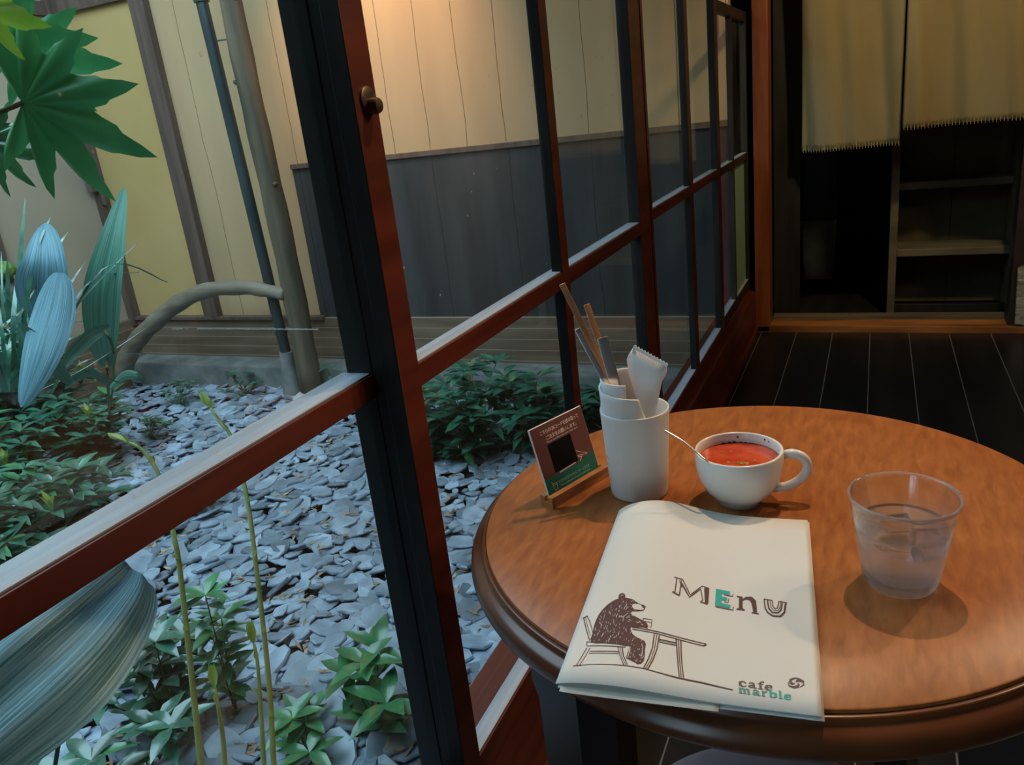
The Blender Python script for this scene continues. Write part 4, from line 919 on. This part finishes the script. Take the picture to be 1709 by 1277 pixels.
def curl(R, a0, a1, z0, z1, th, shear=0, n=30, c=(KX, KY), slant=0):
    bm = NB(); nz_ = 14; G = []
    for i in range(n+1):
        row = []
        for j in range(nz_+1):
            v = j/nz_; z = z0 + (z1-z0)*v; a = a0+(a1-a0)*(i/n)*(1-slant*v); rr_ = R(z, i/n)
            row.append((bm.verts.new((c[0]+rr_*math.cos(a), c[1]+rr_*math.sin(a), TT+z+shear*i/n)), bm.verts.new((c[0]+(rr_-th)*math.cos(a), c[1]+(rr_-th)*math.sin(a), TT+z+shear*i/n))))
        G.append(row)
    for i in range(n):
        for j in range(nz_):
            for s in (0, 1): bm.faces.new((G[i][j][s], G[i+1][j][s], G[i+1][j+1][s], G[i][j+1][s]))
        for j in (0, nz_): bm.faces.new((G[i][j][0], G[i+1][j][0], G[i+1][j][1], G[i][j][1]))
    for i in (0, n):
        for j in range(nz_): bm.faces.new((G[i][j][0], G[i][j+1][0], G[i][j+1][1], G[i][j][1]))
    return bm
NC = (KX-.004, KY-.003)
tag(obj('paper_napkin', curl(lambda z, t: .0275+.004*max(0, (z-.08)/.06)+(.0009 if z < .108 else 0), math.radians(140), math.radians(352), .050, .1265, .0022, -.010, c=NC, slant=.22), M['napkin'], smooth='all'), 'folded white napkin curled around the front inside the canister', 'napkin', 'napkins in the canister')
tag(obj('paper_napkin', curl(lambda z, t: .0215+.0035*max(0, (z-.08)/.06), math.radians(20), math.radians(290), .050, .1345, .0016, -.004, c=(NC[0]-.004, NC[1])), M['napkin'], smooth='all'), 'taller white napkin rolled around the cutlery handles', 'napkin', 'napkins in the canister')
# wet towel packet
pk = empty('towel_packet', (KX+.01, KY, TT+.02)); tag(pk, 'white plastic wet towel packet with a crimped top standing in the canister', 'packet')
def pp(x, y): return ony(x, y, .752)
low = [Vector((KX+.020, .750, TT+.03)), Vector((KX+.004, .750, TT+.03))]
poly = [pp(1046, 600), pp(1049, 592), pp(1056, 581), pp(1113, 613), pp(1113, 622), pp(1105, 636), pp(1099, 665), pp(1093, 700)] + low + [pp(1072, 700), pp(1060, 660), pp(1050, 625)]
bm = NB(); cc = sum(poly, Vector())/len(poly); N_ = len(poly)
for sgn in (1, -1):
    ring0 = [bm.verts.new(p+Vector((0, sgn*.0004, 0))) for p in poly]; ring1 = [bm.verts.new(p.lerp(cc, .35)+Vector((0, sgn*.0035, 0))) for p in poly]; cv = bm.verts.new(cc+Vector((0, sgn*.0045, 0)))
    for i in range(N_): j = (i+1) % N_; bm.faces.new((ring0[i], ring0[j], ring1[j], ring1[i])); bm.faces.new((ring1[i], ring1[j], cv))
    if sgn == 1: r1 = ring0
    else:
        for i in range(N_): j = (i+1) % N_; bm.faces.new((r1[i], r1[j], ring0[j], ring0[i]))
obj('wrapper', bm, M['packet'], pk, 'all')
a, b = pp(1056, 581), pp(1113, 613); dn = (pp(1050, 590)-pp(1056, 581)); up_ = (a-pp(1052, 590)).normalized()*.0045; T_ = []
nz_ = 22
for i in range(nz_+1):
    t = i/nz_; T_.append(a.lerp(b, t) + up_*(1 if i % 2 else .62))
bm = NB(); prism(bm, [a+Vector((0, -.0005, 0))] + [q+Vector((0, -.0005, 0)) for q in T_] + [b+Vector((0, -.0005, 0))], (0, .0011, 0))
for k in range(16):
    t = (k+.5)/16; q = a.lerp(b, t); tube(bm, [q+Vector((0, -.0006, 0)), q+(up_*-1.1)+Vector((0, -.0015, 0))], .0003, 4)
g = obj('crimped_edge', bm, M['packet'], pk); g['label'] = 'zigzag crimped top edge'

# ------------------------------------------------------------------ small sign in a wooden block
P1, P2 = Vector((-.3065, .6953, .7085)), Vector((-.2755, .7727, .7085)); TLq = Vector((-.3240, .7023, .7815))
cu = (P2-P1).normalized(); cvv = (TLq-Vector((-.3065, .6953, .714))); cvv = (cvv-cu*cvv.dot(cu)).normalized(); cn = cu.cross(cvv).normalized()
if cn.dot(EYE-P1) < 0: cn = -cn
CW, CHH = .0835, .0775
sg = empty('table_sign', Vector((P1+P2)/2).freeze() if False else ((P1.x+P2.x)/2, (P1.y+P2.y)/2, TT)); tag(sg, 'small brown and green printed sign standing in a wooden block', 'table sign')
def cpt(u, v, o=0): return P1 + cu*u + cvv*v + cn*o
def cardbox(u0, u1, v0, v1, o0, o1):
    bm = NB(); prism(bm, [cpt(u0, v0, o0), cpt(u1, v0, o0), cpt(u1, v1, o0), cpt(u0, v1, o0)], cn*(o1-o0)); return bm
obj('card', cardbox(0, CW, 0, CHH, -.0022, 0), M['cardwhite'], sg)
g = obj('print', cardbox(.0006, CW-.0003, .0185, CHH-.0006, 0, .0002), M['cardbrown'], sg); g['label'] = 'brown printed area'
bm = NB(); prism(bm, [cpt(.0006, .002, 0), cpt(CW-.0003, .002, 0), cpt(CW-.0003, .0255, 0), cpt(.066, .0215, 0), cpt(.045, .0195, 0), cpt(.0006, .0205, 0)], cn*.00025); g = obj('print', bm, M['cardgreen'], sg); g['label'] = 'green printed band'
g = obj('print', cardbox(.0185, .0555, .0225, .0545, .0002, .0004), M['black'], sg); g['label'] = 'plain black square'
bm = NB()
for P, w in (([(.0245, .0205), (.051, .0218)], .0011), ([(.0565, .0335), (.064, .0290), (.0725, .0255), (.0715, .0245), (.063, .0265), (.0565, .0275)], .0006), ([(.0575, .0262), (.062, .0245), (.0585, .0205)], .0009), ([(.0645, .0262), (.0605, .0225)], .0007)):
    for a, b in zip(P, P[1:]):
        A, Bq = Vector(a), Vector(b); t = (Bq-A).normalized(); s = Vector((-t.y, t.x))*w/2
        prism(bm, [cpt(*(A+s), .0003), cpt(*(Bq+s), .0003), cpt(*(Bq-s), .0003), cpt(*(A-s), .0003)], cn*.0002)
def cupicon(bm, x, y, s, w=.0004):
    P = [(x, y+s), (x+s*.18, y), (x+s*.72, y), (x+s*.9, y+s), (x, y+s)]
    P2_ = [(x-s*.15, y+s*1.35), (x+s*.18, y+s*.95)]
    for a, b in list(zip(P, P[1:])) + [((x+s*.05, y+s*.75), (x+s*.85, y+s*.75)), P2_]:
        A, Bq = Vector(a), Vector(b); t = (Bq-A).normalized(); q = Vector((-t.y, t.x))*w/2
        prism(bm, [cpt(*(A+q), .0003), cpt(*(Bq+q), .0003), cpt(*(Bq-q), .0003), cpt(*(A-q), .0003)], cn*.0002)
cupicon(bm, .0095, .0052, .0075)
g = obj('print', bm, M['cardink'], sg); g['label'] = 'pale line drawing of a hand and a cup'
def cardtext(s, u, v, size, m, width=None):
    c = bpy.data.curves.new('lettering', 'FONT'); c.body = s; c.size = size; c.extrude = .00004; c.offset = .00006 if size > .004 else 0
    c.materials.append(m); o = bpy.data.objects.new('lettering', c); COL.objects.link(o)
    mt = Matrix((cu, cvv, cn)).transposed().to_4x4(); mt.translation = cpt(u, v, .0004)
    bpy.context.view_layer.update(); wd = o.dimensions.x
    me = bpy.data.meshes.new_from_object(o.evaluated_get(bpy.context.evaluated_depsgraph_get())); bpy.data.objects.remove(o); o = bpy.data.objects.new('lettering', me); COL.objects.link(o)
    o.parent = sg; o.matrix_parent_inverse = Matrix.Translation(sg.location).inverted()
    o.matrix_basis = mt @ (Matrix.Diagonal((width/wd, 1, 1, 1)) if width and wd > 0 else Matrix.Identity(4))
    return o
cardtext('こちらのQRコードを読み取って', .0125, .0670, .0052, M['cardink'], .062)
cardtext('ご注文をお願いします。', .0195, .0598, .0052, M['cardink'], .049)
cardtext('Please scan this code and order your', .0190, .0562, .0026, M['cardink'], .050)
cardtext('お冷のおかわりはセルフサービスです。', .0185, .0100, .0040, M['cardpale'], .052)
cardtext('Please get the second water by self-service.', .0200, .0062, .0026, M['cardpale'], .049)
# block: groove between two ribs
bu = Vector((.3925, .9197, 0)).normalized() if False else (Vector((P2.x-P1.x, P2.y-P1.y, 0))).normalized(); bn = Vector((cn.x, cn.y, 0)).normalized()
def block(o0, o1, z0, z1):
    A = Vector((P1.x, P1.y, 0)) - bu*.0045; Bq = Vector((P2.x, P2.y, 0)) + bu*.0045 + bu*(.0835-(P2-P1).length)
    bm = NB(); prism(bm, [A+bn*o0+Vector((0, 0, z0)), Bq+bn*o0+Vector((0, 0, z0)), Bq+bn*o1+Vector((0, 0, z0)), A+bn*o1+Vector((0, 0, z0))], (0, 0, z1-z0)); return bm
bm = NB()
for (o0, o1, z0, z1) in ((.0005, .0078, TT, TT+.0125), (-.0095, -.0030, TT, TT+.0125), (-.0030, .0005, TT, TT+.007)):
    A = Vector((P1.x, P1.y, 0)) - bu*.0045; Bq = A + bu*.0945
    prism(bm, [A+bn*o0+Vector((0, 0, z0)), Bq+bn*o0+Vector((0, 0, z0)), Bq+bn*o1+Vector((0, 0, z0)), A+bn*o1+Vector((0, 0, z0))], (0, 0, z1-z0))
obj('wooden_block', bm, M['holder'], sg)

# ------------------------------------------------------------------ doorway: curtains, stairs, bag
def noren(x0, x1, Y, zb, label, seed):
    bm = NB(); nx_, nz_ = 48, 30; G = []
    for i in range(nx_+1):
        row = []
        for j in range(nz_+1):
            u, v = i/nx_, j/nz_; z = zb + (1.70-zb)*v; x = x0+(x1-x0)*u + .012*(1-v)*math.sin(u*3+seed)*0
            f = .020*math.sin(u*7+seed*2+v*1.6) + .010*math.sin(u*15+seed+v*3.0) + .004*math.sin(u*31+v*5)
            row.append(bm.verts.new((x, Y + f*(1-.3*v), z + (.0015 if i % 2 else 0)*(j == 0) - .012*(j == 0)*(i == nx_))))
        G.append(row)
    for i in range(nx_):
        for j in range(nz_): bm.faces.new((G[i][j], G[i+1][j], G[i+1][j+1], G[i][j+1]))
    bmesh.ops.solidify(bm, geom=bm.faces[:], thickness=.0012)
    c = obj('curtain', bm, M['cloth'], smooth='all'); tag(c, label, 'curtain', 'short doorway curtains')
    bm = NB()
    for k in range(34):
        u = (k+.5)/34; f = .020*math.sin(u*7+seed*2) + .010*math.sin(u*15+seed) + .004*math.sin(u*31)
        p = Vector((x0+(x1-x0)*u, Y+f, zb)); tube(bm, [p+Vector((0, 0, .012)), p+Vector((.001, -.0008, -.007))], .0011, 4)
    g = obj('stitching', bm, M['cloth'], c); g['label'] = 'row of stitches and short threads along the hem'
noren(-.300, .088, 3.79, .806, 'left linen doorway curtain, hanging lower', 1.0)
noren(.094, .525, 3.79, .866, 'right linen doorway curtain, hanging higher beside the right post', 2.3)
bm = NB(); tube(bm, [(-.43, 3.79, 1.71), (.527, 3.79, 1.71)], .010, 12)
tag(obj('curtain_rod', bm, M['darkwood'], smooth='all'), 'dark rod carrying the doorway curtains', 'rod')
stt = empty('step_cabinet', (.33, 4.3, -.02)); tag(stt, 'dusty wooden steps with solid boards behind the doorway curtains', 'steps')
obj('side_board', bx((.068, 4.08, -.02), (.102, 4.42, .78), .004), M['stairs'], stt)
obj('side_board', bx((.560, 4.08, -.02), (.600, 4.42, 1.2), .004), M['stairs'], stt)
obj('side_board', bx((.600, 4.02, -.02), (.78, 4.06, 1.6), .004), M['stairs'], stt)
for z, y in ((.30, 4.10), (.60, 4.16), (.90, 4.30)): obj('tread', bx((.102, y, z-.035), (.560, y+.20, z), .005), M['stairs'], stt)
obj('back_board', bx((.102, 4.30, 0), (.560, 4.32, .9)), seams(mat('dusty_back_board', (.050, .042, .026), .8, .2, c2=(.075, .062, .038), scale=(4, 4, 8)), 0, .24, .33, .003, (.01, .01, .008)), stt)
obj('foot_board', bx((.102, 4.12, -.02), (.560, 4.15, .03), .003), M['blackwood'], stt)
bgr = empty('carrier_bag', (-.28, 4.6, -.02)); tag(bgr, 'dark green carrier bag with a pale grey lower part hanging behind the curtain', 'bag')
def bagpart(za, zb_, w0, w1, m, nm, lb=None):
    bm = NB(); rings = []
    for j in range(9):
        v = j/8; z = za+(zb_-za)*v; w = w0+(w1-w0)*v; ring = []
        for k in range(24):
            a = 2*PI*k/24; cx_, cy_ = math.cos(a), math.sin(a); q = (abs(cx_)**4+abs(cy_)**4)**-.25
            ring.append(bm.verts.new((-.275 + w*cx_*q*.5 + .008*noise.noise(Vector((k*.7, z*9, 1))), 4.62 + .10*cy_*q*.5 + .012*noise.noise(Vector((k*.9, z*8, 5))), z)))
        rings.append(ring)
    for a, b in zip(rings, rings[1:]):
        for k in range(24): bm.faces.new((a[k], a[(k+1) % 24], b[(k+1) % 24], b[k]))
    bm.faces.new(rings[0][::-1]); bm.faces.new(rings[-1])
    g = obj(nm, bm, M[m], bgr, 'all')
    if lb: g['label'] = lb
bagpart(.38, .74, .19, .15, 'bag', 'bag_body'); bagpart(.06, .38, .15, .19, 'bagpale', 'bag_bottom', 'pale grey lower part of the bag')
bm = NB(); tube(bm, spline([(-.31, 4.62, .73), (-.30, 4.62, .95), (-.275, 4.62, 1.15), (-.25, 4.62, .95), (-.24, 4.62, .73)], 5), .006, 8); obj('handle', bm, M['bag'], bgr, 'all')
bm = NB(); G = []
for i in range(9):
    row = []
    for j in range(21):
        u, v = i/8, j/20; z = .035+.25*v; x = .548 + .045*u - .008*v; dy = .006*noise.noise(Vector((u*4, v*16, 3))) 
        row.append(bm.verts.new((x, 3.745 - .008 + dy, z + (.03*u if j == 20 else 0))))
    G.append(row)
for i in range(8):
    for j in range(20): bm.faces.new((G[i][j], G[i+1][j], G[i+1][j+1], G[i][j+1]))
bmesh.ops.solidify(bm, geom=bm.faces[:], thickness=.006)
tag(obj('plastic_wrap', bm, M['tape'], smooth='all'), 'crinkled clear plastic taped to the foot of the right door post', 'plastic wrap')
